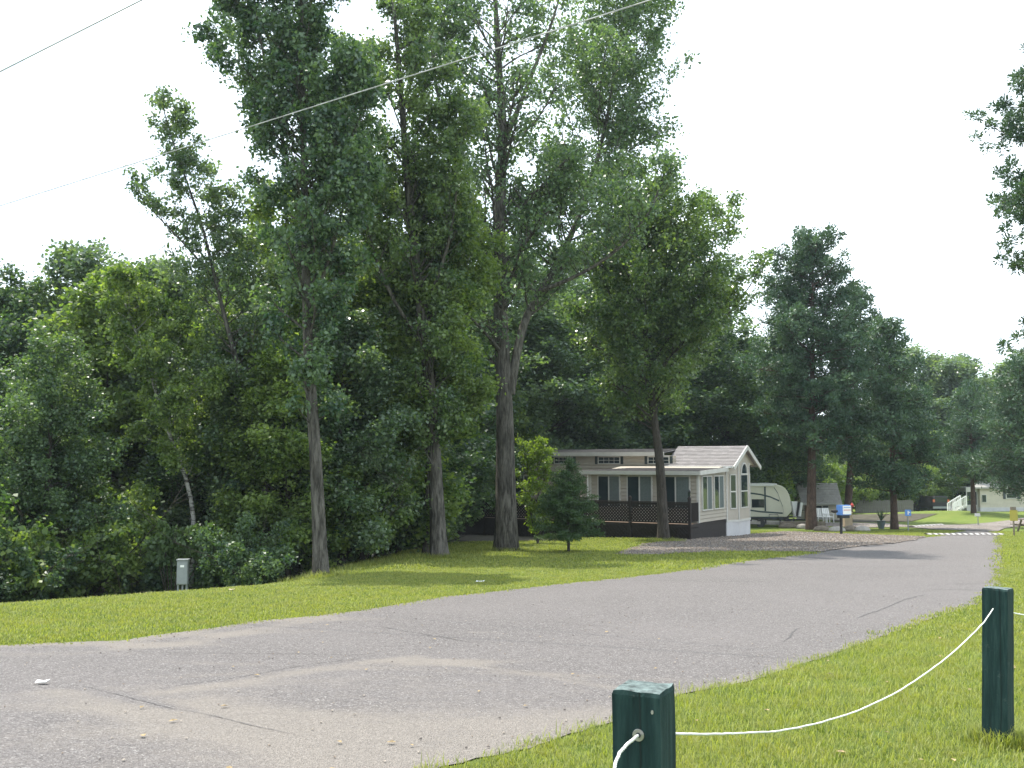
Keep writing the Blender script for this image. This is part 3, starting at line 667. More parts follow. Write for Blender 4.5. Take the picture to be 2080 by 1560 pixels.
A.build('poplar_tree', 'tall slim poplar with a bare straight grey trunk, just right of the bush thicket', 'tree', base, A.leaves(62000, .112, .35, hang=.3, show=(PX(yb, (648, 1060), (640, 900), (626, 720), (622, 560), (618, 400), (616, 200), (612, 40)), .28)), L_POP, B_POP)

# --- poplar with the flared short trunk, left of the cottonwood
b = G(893, 1134); base = T(*b); A = Tree(3); yb = b[1]
A.stem([base-[0, 0, .3]]+PX(yb, (889, 1060), (884, 950), (878, 850), (868, 740), (852, 600), (836, 450), (822, 300), (812, 150), (800, 20), (792, -100)), .255, .03, .15, 84, (1.1, 1.9, 2.1, 1.8, 1.7, 1.), 38, 8, .34, k=18, flare=1.45)
A.stem(PX(yb, (858, 640), (900, 540, -.4), (925, 440, -.5), (930, 330, -.4), (925, 220, -.2)), .07, .015, .2, 30, (1., 1.6, 1.4, .9), 38, 7, .33, k=8, flare=1)
A.stem(PX(yb, (862, 700), (800, 620, -.5), (760, 520, -.7), (735, 420, -.7), (715, 300, -.5), (705, 120, -.4)), .07, .015, .2, 34, (1., 1.7, 1.5, .9), 38, 7, .33, k=8, flare=1)
A.build('poplar_tree', 'poplar with a rough flared trunk at the left end of the dark deck', 'tree', base, A.leaves(56000, .118, .35, hang=.3, show=(PX(yb, (889, 1060), (884, 950), (878, 850), (868, 740), (852, 600), (836, 450), (822, 300), (812, 150)), .3)), L_POP2, B_POP)

# --- leaning aspen whose top stands alone against the sky
A = Tree(4); base = T(-6.9, 27.5); yb = 27.5
A.stem([base-[0, 0, .2]]+PX(yb, (545, 1000), (522, 890), (495, 790), (468, 690), (440, 580), (412, 460), (380, 370), (350, 290), (330, 215)), .13, .012, .26, 66, (.8, 1.6, 1.9, 1.5, 1.1, .6), 28, 8, .28, k=12)
A.stem(PX(yb, (430, 560), (380, 500, -.3), (320, 440, -.5), (265, 380, -.5)), .04, .01, .1, 18, (.7, .8, .5), 35, 6, .22, k=6, flare=1)
A.build('aspen_tree', 'slender aspen leaning left, its thin pale top alone against the sky', 'tree', base, A.leaves(24000, .10, .3, hang=.2), L_ASP, B_POP)

# --- crooked white birch
A = Tree(5); base = T(-8.8, 27.2); yb = 26.5
A.stem([base]+PX(yb, (398, 1040), (388, 995), (368, 940), (345, 890), (322, 820), (308, 760), (290, 715), (268, 655), (245, 590)), .075, .025, .4, 40, (.9, 1.6, 1.5, .9), 25, 7, .3, k=12)
A.build('birch_tree', 'crooked white-barked birch leaning left inside the wood, behind the grey box', 'tree', base, A.leaves(24000, .10, .35), L_MAP, B_BIR)

# --- spreading oak-like tree by the deck, gravel at its foot
b = (P(1349, 1091, 43.4)[0], 43.4); base = T(*b); A = Tree(6); yb = b[1]
A.stem([base-[0, 0, .3]]+PX(yb, (1345, 1020), (1340, 930), (1328, 850), (1318, 760), (1305, 650), (1292, 560), (1282, 470), (1278, 400), (1275, 345)), .25, .03, .30, 76, (2.2, 3.9, 4.4, 3.7, 2.3, 1.2), 24, 8, .45, k=16, droop=.12)
for q, L, nb in (([(1322, 800), (1370, 700, -.5), (1420, 600, -.6), (1450, 500, -.4), (1455, 420, 0)], (1.3, 2.1, 2., 1.1), 38),
              ([(1320, 780), (1390, 720, .5), (1460, 660, .8), (1520, 590, 1), (1552, 530, 1)], (1.2, 1.9, 1.4, .6), 30),
              ([(1312, 720), (1260, 640, -.5), (1220, 560, -.8), (1200, 480, -.8)], (1., 1.6, 1.3, .8), 22),
              ([(1308, 690), (1335, 580, -.6), (1350, 470, -.8), (1345, 380, -.6)], (1., 1.5, 1.3, .8), 24)):
    A.stem(PX(yb, *q), .09, .015, .2, nb, L, 25, 7, .4, k=8, flare=1, droop=.05)
A.build('shade_tree', 'broad leafy tree with fanning limbs between the deck and the gravel drive', 'tree', base, A.leaves(84000, .150, .4, keep=lambda C: ~((C[:, 2] < P(1300, 905, yb)[2]) & (np.abs(C[:, 0]-P(1340, 900, yb)[0]) > .9))), L_POP2, B_DRK)

# --- yellow-green maple crowns in front of the wood
def leafy(seed, base, H, Rr, n, size, lmat, name, label, t0=.1, bm=B_DRK, r0=None, group=None, cl=.4, lean=(0, 0), el=22, nb=None, L=None, bare=None):
    A = Tree(seed); base = np.asarray(base, float); rng = A.rng
    top = base+np.array([lean[0], lean[1], H]); m1 = base+(top-base)*.35+np.array([rng.normal(0, .15), rng.normal(0, .15), 0]); m2 = base+(top-base)*.7+np.array([rng.normal(0, .25), rng.normal(0, .25), 0])
    A.stem([base-[0, 0, .2], m1, m2, top], r0 or H*.014, .02, t0, nb or int(H*4.5), L or (Rr*.8, Rr, Rr*.95, Rr*.7, Rr*.3), el, 6, cl, k=10, droop=.08)
    return A.build(name, label, 'tree', base, A.leaves(n, size, .45), lmat, bm, group)
for i, (px, Yd, topy, R, n, lab) in enumerate([(866, 30.6, 385, 2.3, 38000, 'bright green maple crown standing between the two rough-barked poplars'),
                                         (735, 31, 395, 2.5, 34000, 'leafy maple right of the slim poplar, bare grey trunk showing low down'),
                                         (560, 29.5, 400, 2.2, 34000, 'bushy young maple behind and left of the slim poplar')]):
    x = (px-1040)/2000*Yd; g = T(x, Yd); H = P(px, topy, Yd)[2]-g[2]
    leafy(20+i, g, H, R, n, .12, L_MAP, 'maple_tree', lab, t0=.2 if i else .3, lean=(.3, 0), r0=.09 if i == 0 else None)

# --- trees of the wood: left margin, then the dark mass behind
protos = []
for k, (seed, H, R, n, m) in enumerate([(40, 10, 2.7, 46000, L_ASP), (41, 11, 3., 46000, L_DRK), (42, 9, 2.5, 42000, L_MAP), (43, 12, 3.1, 48000, L_DRK)]):
    protos.append((leafy(seed, (0, 0, 0), H, R, n, .145, m, 'woodland_tree', 'x', t0=.04, cl=.5, nb=64, L=(R*.75, R, R, R*.85, R*.6, R*.25)), H))
used = set()
rt = random.Random(9)
def wood_tree(px, Yd, topy, k, label, group=None, sx=1.):
    x = (px-1040)/2000*Yd; g = T(x, Yd); H = P(px, topy, Yd)[2]-g[2]; pr, h0 = protos[k]; s = H/h0
    sc = (s*sx*rt.uniform(.9, 1.15), s*sx*rt.uniform(.9, 1.15), s)
    if k not in used:
        used.add(k); pr.location = g; pr.rotation_euler = (0, 0, rt.uniform(0, 6)); pr.scale = sc; pr['label'] = label
        if group: pr['group'] = group
        return pr
    return dup(pr, g, rt.uniform(0, 6), sc, label, group)
LW = [(40, 33, 585, 1, 'dark tree at the left edge of the picture, rounded top'), (165, 34, 535, 0, 'pale feathery-topped tree second from the left edge of the wood'),
      (235, 31, 590, 2, 'green tree in front of the left wood, boughs reaching down to the lawn'), (330, 33, 560, 0, 'light-topped tree just left of the leaning aspen top'),
      (105, 25, 700, 3, 'lower pale green tree bulging forward at the left of the wood'), (440, 33, 560, 3, 'dark full tree behind the leaning aspen')]
for px, Yd, ty, k, lab in LW: wood_tree(px, Yd, ty, k, lab, None, 1.)
gl = 'dark leafy tree of the wood behind the poplars and the home'
for px, Yd, ty, k in [(-60, 34, 560, 3), (60, 40, 620, 3), (150, 44, 640, 1), (250, 42, 600, 3), (350, 40, 580, 1), (450, 42, 600, 3), (540, 41, 480, 1), (640, 40, 520, 3), (730, 44, 500, 1), (820, 42, 540, 3),
                      (900, 52, 500, 1), (980, 58, 560, 3), (1050, 62, 520, 1), (1130, 66, 560, 3), (1200, 66, 590, 1), (1270, 68, 600, 3), (1340, 70, 590, 1), (1410, 68, 610, 3), (1480, 72, 650, 1), (1540, 76, 700, 3), (780, 36, 620, 1), (600, 35, 640, 3), (690, 34, 700, 1), (480, 30, 760, 3), (-20, 26, 760, 1),
                      (940, 60, 640, 3), (1010, 64, 680, 1), (1090, 72, 640, 3), (1240, 76, 680, 1)]:
    wood_tree(px, Yd, ty, k, gl, 'trees of the dark wood behind', 1.3)
gr = 'round-topped green tree in the far tree line beyond the right-hand mobile home'
for px, Yd, ty, k in [(1855, 112, 722, 0), (1900, 118, 790, 2), (1935, 108, 742, 0), (1960, 112, 738, 1), (2005, 120, 775, 0), (2050, 118, 790, 1), (2090, 108, 740, 0), (1800, 108, 800, 1), (1750, 112, 830, 3), (1700, 112, 850, 1), (1650, 112, 860, 3), (1600, 100, 820, 1), (1560, 92, 780, 3), (2140, 104, 700, 3), (1870, 128, 800, 3), (1985, 132, 800, 3), (2100, 132, 780, 3), (1780, 98, 870, 2), (1890, 101, 880, 2)]:
    wood_tree(px, Yd, ty, k, gr, 'far trees on the right', 1.45)

for px, Yd, ty, k, lab in [(590, 27.5, 720, 2, 'young tree just left of the slim poplar trunk'), (700, 28.5, 660, 0, 'young tree between the slim poplar and the rough poplar'), (780, 31, 600, 2, 'young tree with arching twigs left of the rough poplar'),
                      (470, 29, 700, 0, 'young tree right of the birch, foliage down to the ground'), (945, 56, 600, 2, 'young tree filling the gap between rough poplar and cottonwood'), (808, 34, 760, 0, 'low tree behind the rough flared trunk')]:
    wood_tree(px, Yd, ty, k, lab, None, 1.1)
# --- undergrowth bushes
def bush(seed, H, R, n, size, lmat, label, name='bush'):
    A = Tree(seed); rng = A.rng
    for i in range(14):
        a = rng.uniform(0, 6.28); e = RAD(rng.uniform(25, 80)); A.branch(np.array([rng.normal(0, .15*R), rng.normal(0, .15*R), -.05]), a, e, H*rng.uniform(.6, 1.05)/max(.5, math.sin(e))*.9, .02, 7, .22*max(1, H/2), .1, .4, .3, .3)
    C = np.array(A.C); k = np.hypot(C[:, 0], C[:, 1]) < R*1.1; A.C = list(C[k]); A.CR = list(np.array(A.CR)[k])
    return A.build(name, label, 'bush', (0, 0, 0), A.leaves(n, size, .4), lmat, B_DRK)
bp1 = bush(60, 1.9, 1.5, 12000, .10, L_DRK, 'x'); bp2 = bush(61, 2.6, 1.9, 14000, .11, L_MAP, 'x'); bu = set()
def put_bush(pr, x, y, s, label, group=None):
    g = T(x, y)
    if pr.name not in bu:
        bu.add(pr.name); pr.location = g; pr.scale = (s,)*3; pr['label'] = label
        if group: pr['group'] = group
    else: dup(pr, g, rt.uniform(0, 6), s, label, group)
ub = 'dark undergrowth bush along the foot of the wood'
for x, y, s, w in [(-14.5, 21.3, 1.1, 0), (-13, 23, 1.3, 1), (-11.6, 22.6, 1, 0), (-11.2, 25.2, 1.1, 1), (-9.2, 25.8, 1.0, 0), (-12.5, 26, 1.4, 1), (-8.2, 27.4, .9, 0), (-6.1, 28.4, 1, 0), (-4.9, 29.5, 1.1, 1), (-3.9, 31, .9, 0), (-4.4, 33, 1.2, 1), (-6.4, 30, 1.2, 1), (-3.6, 35, 1, 0), (-5, 38, 1.3, 1), (-4.2, 42, 1.2, 1), (-8, 31, 1.4, 1), (-10, 30, 1.5, 1), (-3.4, 46, 1.2, 0), (-7, 26.3, .6, 0)]:
    put_bush((bp1, bp2)[w], x, y, s, ub, 'undergrowth bushes of the wood')
put_bush(bp1, (512-1040)/2000*23.8, 23.8, .8, 'rounded dull green bush right of the grey utility box')
for x, y, s in [(28, 92, 1.6), (32.5, 95, 1.5), (36, 97, 1.6), (39.6, 99, 1.5), (45, 106, 1.6), (50, 106, 1.5), (30, 99, 2.0), (26, 90, 2.0), (16, 71, 1.8), (18, 78, 2.)]:
    put_bush(bp2, x, y, s, 'shaded bush below the far pines beyond the trailer', 'bushes beyond the trailer')
# light shrub with drooping sprays, behind the box
A = Tree(66); g = T(-8.3, 24.4)
for (px, py) in [(300, 1100), (325, 1065), (345, 1085), (372, 1080), (395, 1070), (425, 1065), (410, 1095), (315, 1118), (440, 1100)]:
    e = P(px, py, 24.0); m = g+(e-g)*.6+np.array([0, 0, .35]); A.wood([g, m, e], [.02, .012, .005], 4)
    for t in np.linspace(0, 1, 6): A.clump(m+(e-m)*t+A.rng.normal(0, .05, 3), .15)
A.build('shrub', 'pale shrub with drooping leafy sprays above the grey utility box', 'shrub', g, A.leaves(2400, .12, .2, hang=.9), L_SHR, B_DRK)
# bright sapling in front of the home
b = (1092-1040)/2000*40; g = T(b, 40); A = Tree(67)
for px in (1075, 1092, 1110):
    A.stem([g, P(px, 1040, 40), P(px+A.rng.uniform(-8, 8), 960, 40), P(px+A.rng.uniform(-14, 14), 905, 40)], .03, .008, .08, 24, (.6, .85, .8, .4), 32, 7, .2, k=6, flare=1)
A.build('sapling', 'bright yellow-green sapling lit by the sun, left of the little spruce', 'sapling', g, A.leaves(5600, .11, .3), L_YEL, B_DRK)

# --- small spruce on the lawn
b = G(1155, 1122); g = T(*b); A = Tree(70); H = P(1155, 930, b[1])[2]-g[2]
A.wood(np.array([g+[0, 0, z] for z in np.linspace(-.1, H, 8)]), np.linspace(.055, .01, 8), 8, True)
for i in range(120):
    t = (i/120)**.9; z = H*(.13+.85*t); L = 1.28*(1-t)**.85+.12; az = A.rng.uniform(0, 6.283); L *= A.rng.uniform(.75, 1.15)
    d = np.array([math.cos(az), math.sin(az), .05+.3*t]); p0 = g+[0, 0, z]; p1 = p0+d*L*.5-[0, 0, .03]; p2 = p0+d*L-[0, 0, .05*L]; A.wood([p0, p1, p2], [.012, .008, .003], 4)
    for q in np.linspace(.2, 1, max(3, int(L/.11))):
        c = at(np.array([p0, p1, p2]), q); A.clump(c, .09)
        if L > .5:
            s_ = np.array([-d[1], d[0], 0])*(1-q)*.35*L
            A.clump(c+s_, .09); A.clump(c-s_, .09)
A.build('spruce_tree', 'small dark spruce alone on the lawn in front of the home', 'tree', g, A.needles(26000, .10, .022), L_SPR, B_DRK)

# --- red pines
def pine(seed, base, H, n, rad, label, t0=.12, nb=90, wid=.045, ln=.22, cl=.34, lean=0, L=None, azb=None, name='pine_tree', r0=None):
    A = Tree(seed); base = np.asarray(base, float); rng = A.rng
    p = np.array([base+[lean*z/H, 0, z-.2*(z == 0)] for z in np.linspace(0, H, 14)])
    r = np.linspace(r0 or H*.018, .03, 14); r[0] *= 1.25; A.wood(p, r, 12, True)
    L = L or (rad*.75, rad, rad*.95, rad*.7, rad*.5, rad*.18)
    for i in range(nb):
        u = (i+rng.random())/nb; tt = t0+(1-t0)*u; Lb = prof(u, L)*rng.uniform(.6, 1.2); az = rng.uniform(0, 6.283) if azb is None else rng.normal(azb, .8)
        e = RAD(rng.uniform(-8, 16)+25*u*u); d = np.array([math.cos(az)*math.cos(e), math.sin(az)*math.cos(e), math.sin(e)])
        b0 = at(p, tt); q = [b0]
        for j in range(5): q.append(q[-1]+d*Lb/5); d = norm(d+rng.normal(0, .07, 3)+[0, 0, .05])
        q = np.array(q); A.wood(q, np.linspace(.02+.012*Lb, .01, 6), 5)
        for j in range(max(4, int(5.5*Lb))):
            f = rng.uniform(.35, 1); c = at(q, f); w = rng.normal(0, 1, 3)*np.array([1, 1, .45]); c2 = c+norm(w)*rng.uniform(.2, .3*Lb+.3)+[0, 0, .14]; A.wood([c, c2], [.012, .005], 3); A.clump(c2, cl*rng.uniform(.7, 1.2))
        A.clump(q[-1], cl)
    return A.build(name, label, 'tree', base, A.needles(n, ln, wid), L_PIN, B_PIN)
b = G(1648, 1076); g = T(*b)
pine(80, g, P(1660, 505, b[1])[2]-g[2], 78000, 4.0, 'tall full pine with a straight reddish trunk, right of the trailer', t0=.27, lean=.5, nb=115, wid=.085, ln=.17, L=(2.4, 3.2, 4.1, 3.6, 2.8, 2.5, 1.5), cl=.38)
g = T((1715-1040)/2000*73, 73); pine(81, g, P(1760, 595, 73)[2]-g[2], 40000, 3.6, 'second dark pine behind and right of the tall full pine', t0=.27, lean=1.6, wid=.10, ln=.18, cl=.40)
b = G(1817, 1075); g = T(*b); pine(82, g, P(1820, 665, b[1])[2]-g[2], 34000, 2.7, 'dark pine at the verge with a flared trunk beside the blue sign', t0=.16, wid=.09, ln=.18, cl=.42, L=(2.2, 2.9, 2.7, 2., 1.2, .6))
g = T((1590-1040)/2000*78, 78); pine(83, g, P(1590, 660, 78)[2]-g[2], 30000, 3.6, 'pine half hidden behind the roof gable and the trailer', t0=.12, wid=.08, cl=.5)
g = T((1971-1040)/2000*80, 80); pine(84, g, P(1955, 790, 80)[2]-g[2], 26000, 3.1, 'slim-trunked pine on the grass knoll by the white steps', t0=.24, wid=.07, cl=.5, r0=.2)
g = T((2085-1040)/2000*62, 62); pine(85, g, P(2085, 740, 62)[2]-g[2], 26000, 3.0, 'low bushy pine at the right edge beside the yellow sign', t0=.2, wid=.06, cl=.45)
g = T((2225-1040)/2000*33, 33); pine(86, g, 17.5, 95000, 2.6, 'big pine at the right edge, only its left boughs in view', t0=.3, nb=70, wid=.05, ln=.12, cl=.30, L=(1.6, 2.4, 2.8, 2.9, 2.5, 1.9))

# ------------------------------------------------------------------ painted, metal and other materials
M_SIDE = plain('tan_vinyl_siding', (.375, .335, .275), .55, .06, 2)
M_TRIM = plain('white_trim', (.50, .49, .455), .5, .06, 3)
M_SKIRT = plain('white_skirting', (.50, .49, .49), .6, .07, 2)
M_DECK = plain('dark_brown_stain', (.020, .014, .012), .7, .35, 8)
M_DECKTOP = plain('deck_boards', (.20, .14, .10), .8, .3, 4)
M_SHUT = plain('dark_green_shutter', (.035, .05, .05), .5, .15, 5)
M_BLACK = plain('black_paint', (.02, .02, .022), .5, .2, 5)
M_RVB = plain('cream_fibreglass', (.70, .68, .56), .3, .04, 2)
M_RVS = plain('dark_teal_stripe', (.03, .06, .065), .35, .1, 4)
M_WHITE = plain('white_plastic', (.80, .80, .78), .4, .04, 3)
M_GREY = plain('grey_painted_steel', (.25, .27, .275), .5, .10, 4)
M_CREAM = plain('cream_siding', (.50, .46, .36), .6, .07, 1.5)
M_BLUE = plain('blue_sign', (.10, .24, .58), .4, .1, 4)
M_YELL = plain('yellow_sign', (.42, .34, .06), .5, .1, 4)
M_RED = plain('red_paint', (.55, .06, .05), .5, .1, 4)
M_CONC = plain('weathered_concrete', (.36, .33, .30), .9, .15, 5, .4)
M_LOG = plain('weathered_timber', (.20, .165, .13), .9, .25, 6, .5)
M_TAN = plain('tan_board', (.45, .36, .25), .7, .1, 4)
def glassmat():
    m, nt, b = new_mat('window_glass'); b.inputs['Base Color'].default_value = (.022, .032, .036, 1)
    b.inputs['Roughness'].default_value = .06; b.inputs['Specular IOR Level'].default_value = .6
    t = N(nt, 'ShaderNodeTexCoord'); n = N(nt, 'ShaderNodeTexNoise', Scale=1.2); nt.links.new(t.outputs['Object'], n.inputs[0])
    bp = N(nt, 'ShaderNodeBump', Strength=.05, Distance=.02); nt.links.new(n.outputs['Fac'], bp.inputs['Height']); nt.links.new(bp.outputs[0], b.inputs['Normal']); return m
M_GLASS = glassmat()
M_CURT = plain('pleated_blind', (.11, .135, .128), .8, .1, 12)
def shinglemat(name, lo, mid, hi):
    m, nt, b = new_mat(name); t = N(nt, 'ShaderNodeTexCoord')
    br = N(nt, 'ShaderNodeTexBrick'); br.inputs['Scale'].default_value = 3.2; br.inputs['Color1'].default_value = (*lo, 1); br.inputs['Color2'].default_value = (*hi, 1); br.inputs['Mortar'].default_value = (.05, .045, .04, 1)
    br.inputs['Mortar Size'].default_value = .012; br.inputs['Brick Width'].default_value = .9; br.inputs['Row Height'].default_value = .45
    nt.links.new(t.outputs['Object'], br.inputs[0]); n = N(nt, 'ShaderNodeTexNoise', Scale=7., Detail=8., Roughness=.8); nt.links.new(t.outputs['Object'], n.inputs[0])
    c = mixc(nt, n.outputs['Fac'], br.outputs[0], mid); nt.links.new(c, b.inputs['Base Color']); b.inputs['Roughness'].default_value = .95; return m
M_ROOF = shinglemat('weathered_shingle', (.14, .13, .128), (.215, .20, .197), (.29, .27, .265))
M_ROOF2 = shinglemat('grey_shingle', (.27, .26, .245), (.36, .345, .32), (.42, .40, .37))

# ------------------------------------------------------------------ the park-model home
AZ = 31.
c0 = np.array((P(1418, 1000, 45.5)[0], 45.5)); ZG = float(terr(*c0))
home = thing('park_model_home', 'long tan mobile home with shingled gable, arched end window and white skirting', 'mobile home', (c0[0], c0[1], 0), -RAD(AZ))
def zz(py, Yd): return float(P(1300, py, Yd)[2])
FL = zz(1062, 45.5)                       # floor level
EAVE_S = zz(963, 45.5); WT_S = zz(969, 45.5); WB_S = zz(1034, 45.5)+.02
LM = 13.6; YM = 3.94; WD = 3.72
MT = zz(925, 52)                          # top of main front wall
RG_E = zz(945, 49.5); RG_R = zz(906, 50.5)
def siding(mb, x0, x1, y, z0, z1, pitch=.165, face='y', holes=()):
    """real lapped courses on a wall; face y (front, looks -y) or x (end, looks +x)"""
    n = max(1, int(round((z1-z0)/pitch))); pitch = (z1-z0)/n
    for i in range(n):
        a = z0+i*pitch; b = a+pitch
        segs = [(x0, x1)]
        for hx0, hx1, hz0, hz1 in holes:
            if b > hz0+.02 and a < hz1-.02:
                ns = []
                for s0, s1 in segs:
                    if hx0 > s0: ns.append((s0, min(s1, hx0)))
                    if hx1 < s1: ns.append((max(s0, hx1), s1))
                segs = [q for q in ns if q[1]-q[0] > .01]
        for s0, s1 in segs:
            if face == 'y': V = [(s0, y-.05, a), (s1, y-.05, a), (s1, y-.02, b-.04), (s0, y-.02, b-.04), (s0, y, a), (s1, y, a)]
            else: V = [(y+.04, s0, a), (y+.04, s1, a), (y+.02, s1, b-.035), (y+.02, s0, b-.035), (y, s0, a), (y, s1, a)]
            mb.add(V, [(0, 1, 2, 3), (4, 5, 1, 0)])
def window(parent, x0, x1, z0, z1, y, face='y', kind='slider', fr=.055, blind='right', M=None, mat=M_TRIM):
    """frame mesh with pane, blind and bars; built in parent's space"""
    def B(mb, a0, a1, d0, d1, c0_, c1):
        if M is not None: mb.box(a0, d0, c0_, a1, d1, c1, M)
        elif face == 'y': mb.box(a0, y+d0, c0_, a1, y+d1, c1)
        else: mb.box(y-d1, a0, c0_, y-d0, a1, c1)
    f = MB(); B(f, x0-fr, x0, -.06, .03, z0, z1); B(f, x1, x1+fr, -.06, .03, z0, z1); B(f, x0-fr, x1+fr, -.063, .03, z0-fr, z0); B(f, x0-fr, x1+fr, -.063, .03, z1, z1+fr)
    xm = (x0+x1)/2; zm = (z0+z1)/2
    if kind == 'slider': B(f, xm-.03, xm+.03, -.062, .02, z0, z1)
    if kind == 'hung': B(f, x0, x1, -.06, .02, zm-.03, zm+.03)
    if kind == 'grid':
        for k in range(1, 4): B(f, x0+(x1-x0)*k/4-.01, x0+(x1-x0)*k/4+.01, -.054, .0, z0, z1)
        B(f, x0, x1, -.052, .0, zm-.01, zm+.01)
    w = f.build('window', mat, parent)
    g = MB(); B(g, x0, x1, -.047, -.042, z0, z1); p = g.build('pane', M_GLASS, w)
    if kind == 'slider' and blind:
        m = MB(); a, b_ = (xm+.03, x1-.01); nn = max(3, int((b_-a)/.07))
        for k in range(nn): B(m, a+(b_-a)*k/nn+.004, a+(b_-a)*(k+1)/nn-.004, -.053, -.0475, z0+.01, z1-.01)
        m.build('blind', M_CURT, w)
    return w
# walls: solid core, then courses of siding in front of it
core = MB()
core.box(-LM, YM, FL, -3.2, YM+WD, MT); core.box(-3.2, YM, FL, 0, YM+WD, RG_E-.06)
core.box(-5.5, .02, FL, 0, YM, WT_S+.12)
core.add([(0, .02, WT_S+.1), (0, YM, RG_E-.02), (0, YM, WT_S+.1), (-5.5, .02, WT_S+.1), (-5.5, YM, RG_E-.02), (-5.5, YM, WT_S+.1)], [(0, 1, 2), (3, 5, 4), (0, 3, 4, 1)])
core.build('wall', M_SIDE, home)
fw = [(-5.05, -3.95), (-3.5, -2.3), (-1.75, -.42)]         # front sliders
holes = [(a-.05, b+.05, WB_S-.0, WT_S+.05) for a, b in fw]
sd = MB(); siding(sd, -5.5, 0, .02, FL, WT_S+.12, holes=[(a, b, FL+.65, WT_S) for a, b in fw])
sw = [(.42, 1.62), (2.02, 3.3)]
siding(sd, .02, YM-.05, 0, FL, WT_S+.1, face='x', holes=[(a, b, zz(1036, 46), WT_S) for a, b in sw])
# sloped top of the side wall
for i in range(4):
    z = WT_S+.1+i*.1; f = i*.1/(RG_E-WT_S-.1)
    if f < 1: sd.add([(.02, .02+f*YM, z), (.02, YM, z), (.004, YM, z+.1), (.004, .02+min(1, f+.1/(RG_E-WT_S-.1))*YM, z+.1)], [(0, 1, 2, 3)])
tw = [(-12.3, -11.2), (-9.6, -8.55), (-6.95, -5.75), (-4.1, -3.0)]   # small transom windows high up
zt0, zt1 = zz(941, 52), zz(929, 52)
siding(sd, -LM, -2.6, YM, FL, MT, holes=[(a, b, zt0, zt1) for a, b in tw]+[(-12.2, -10.9, FL+.9, FL+2)])
# gable end as a three-facet bay
bay = [(0, YM), (.27, YM+.98), (.27, YM+2.78), (0, YM+WD)]
wl = MB(); GB = zz(1057, 49.5)
def facet_pt(a, b, t, z): return (a[0]+(b[0]-a[0])*t, a[1]+(b[1]-a[1])*t, z)
for i in range(3):
    a, b_ = bay[i], bay[i+1]; n = 20; dx, dy = b_[0]-a[0], b_[1]-a[1]; ln = math.hypot(dx, dy); nx_, ny_ = dy/ln, -dx/ln
    for j in range(n):
        z0 = GB+(RG_E-GB)*j/n; z1 = GB+(RG_E-GB)*(j+1)/n
        o = .02; wl.add([(a[0]+nx_*o, a[1]+ny_*o, z0), (b_[0]+nx_*o, b_[1]+ny_*o, z0), (b_[0], b_[1], z1), (a[0], a[1], z1), (a[0], a[1], z0), (b_[0], b_[1], z0)], [(0, 1, 2, 3), (4, 5, 1, 0)])
ym = YM+WD/2
gb_ = MB(); gb_.prism([(YM, RG_E), (YM+WD, RG_E), (ym, RG_R-.1)], 'x', -3., .27); gb_.build('gable', M_SIDE, home)
wl.build('bay_wall', M_SIDE, home, 'stuff')
sd.build('siding', M_SIDE, home, 'stuff')
tr = MB(); tr.box(-.06, -.03, FL-.02, .045, .07, WT_S+.1); tr.build('corner_trim', M_TRIM, home); tr = MB(); tr.box(-.0, YM-.12, GB-.05, .06, YM+.0, RG_E); tr.build('corner_trim', M_TRIM, home); tr = MB(); tr.box(.26, YM+.95, GB-.05, .32, YM+1.03, RG_E)
tr.build('corner_trim', M_TRIM, home); tr = MB(); tr.box(.25, YM+2.74, GB-.05, .31, YM+2.8, RG_E+.1); tr.build('corner_trim', M_TRIM, home); tr = MB(); tr.box(-5.56, -.03, FL, -5.46, .1, WT_S+.1); tr.build('corner_trim', M_TRIM, home); tr = MB(); tr.box(-LM-.04, YM-.04, FL, -LM+.06, YM+.05, MT)
tr.build('corner_trim', M_TRIM, home)
for a, b_ in fw: window(home, a, b_, WB_S-.0, WT_S, .0)
for a, b_ in sw: window(home, a, b_, zz(1036, 46)+.02, WT_S, 0.03, face='x')
for a, b_ in tw:
    w = window(home, a, b_, zt0, zt1, YM, kind='grid', fr=.045)
    for x in (a-.22, b_+.07):
        s_ = MB(); s_.box(x, YM-.05, zt0-.05, x+.15, YM-.02, zt1+.05)
        for k in range(5): s_.box(x+.02, YM-.058, zt0+(zt1-zt0)*k/5, x+.13, YM-.051, zt0+(zt1-zt0)*(k+.5)/5)
        s_.build('shutter', M_SHUT, home)
window(home, -12.2, -10.9, FL+.9, FL+2, YM, kind='slider')
# bay windows
def facetM(i):
    a, b_ = bay[i], bay[i+1]; ang = math.atan2(b_[1]-a[1], b_[0]-a[0]); return Matrix.Translation((a[0], a[1], 0)) @ Matrix.Rotation(ang, 4, 'Z')
window(home, .33, .76, zz(1031, 49.7), zz(965, 49.7), 0, kind='hung', M=facetM(0) @ Matrix.Translation((0, .01, 0)))
wz0, wz1 = zz(1029, 50.5), zz(965, 50.5)
window(home, .38, 1.42, wz0, wz1, 0, kind='hung', M=facetM(1) @ Matrix.Translation((0, .01, 0)))
window(home, .25, .7, wz0, wz1, 0, kind='hung', M=facetM(2) @ Matrix.Translation((0, .01, 0)))
M1 = facetM(1); arc = MB(); R_ = .52; k = 18; zc = wz1+.06; pts = [(.9+R_*math.cos(math.pi*j/k), R_*1.12*math.sin(math.pi*j/k)) for j in range(k+1)]; pin = [(.9+(R_-.07)*math.cos(math.pi*j/k), (R_*1.12-.07)*math.sin(math.pi*j/k)) for j in range(k+1)]
for j in range(k):
    V = [(*((p[0], d)), zc+p[1]) for d in (-.075, .0) for p in (pts[j], pts[j+1], pin[j+1], pin[j])]
    arc.add([tuple(M1 @ Vector(v)) for v in V], [(0, 1, 2, 3), (7, 6, 5, 4), (0, 4, 5, 1), (3, 2, 6, 7)])
arc.box(.38, -.07, zc-.02, 1.42, 0, zc+.03, M1)
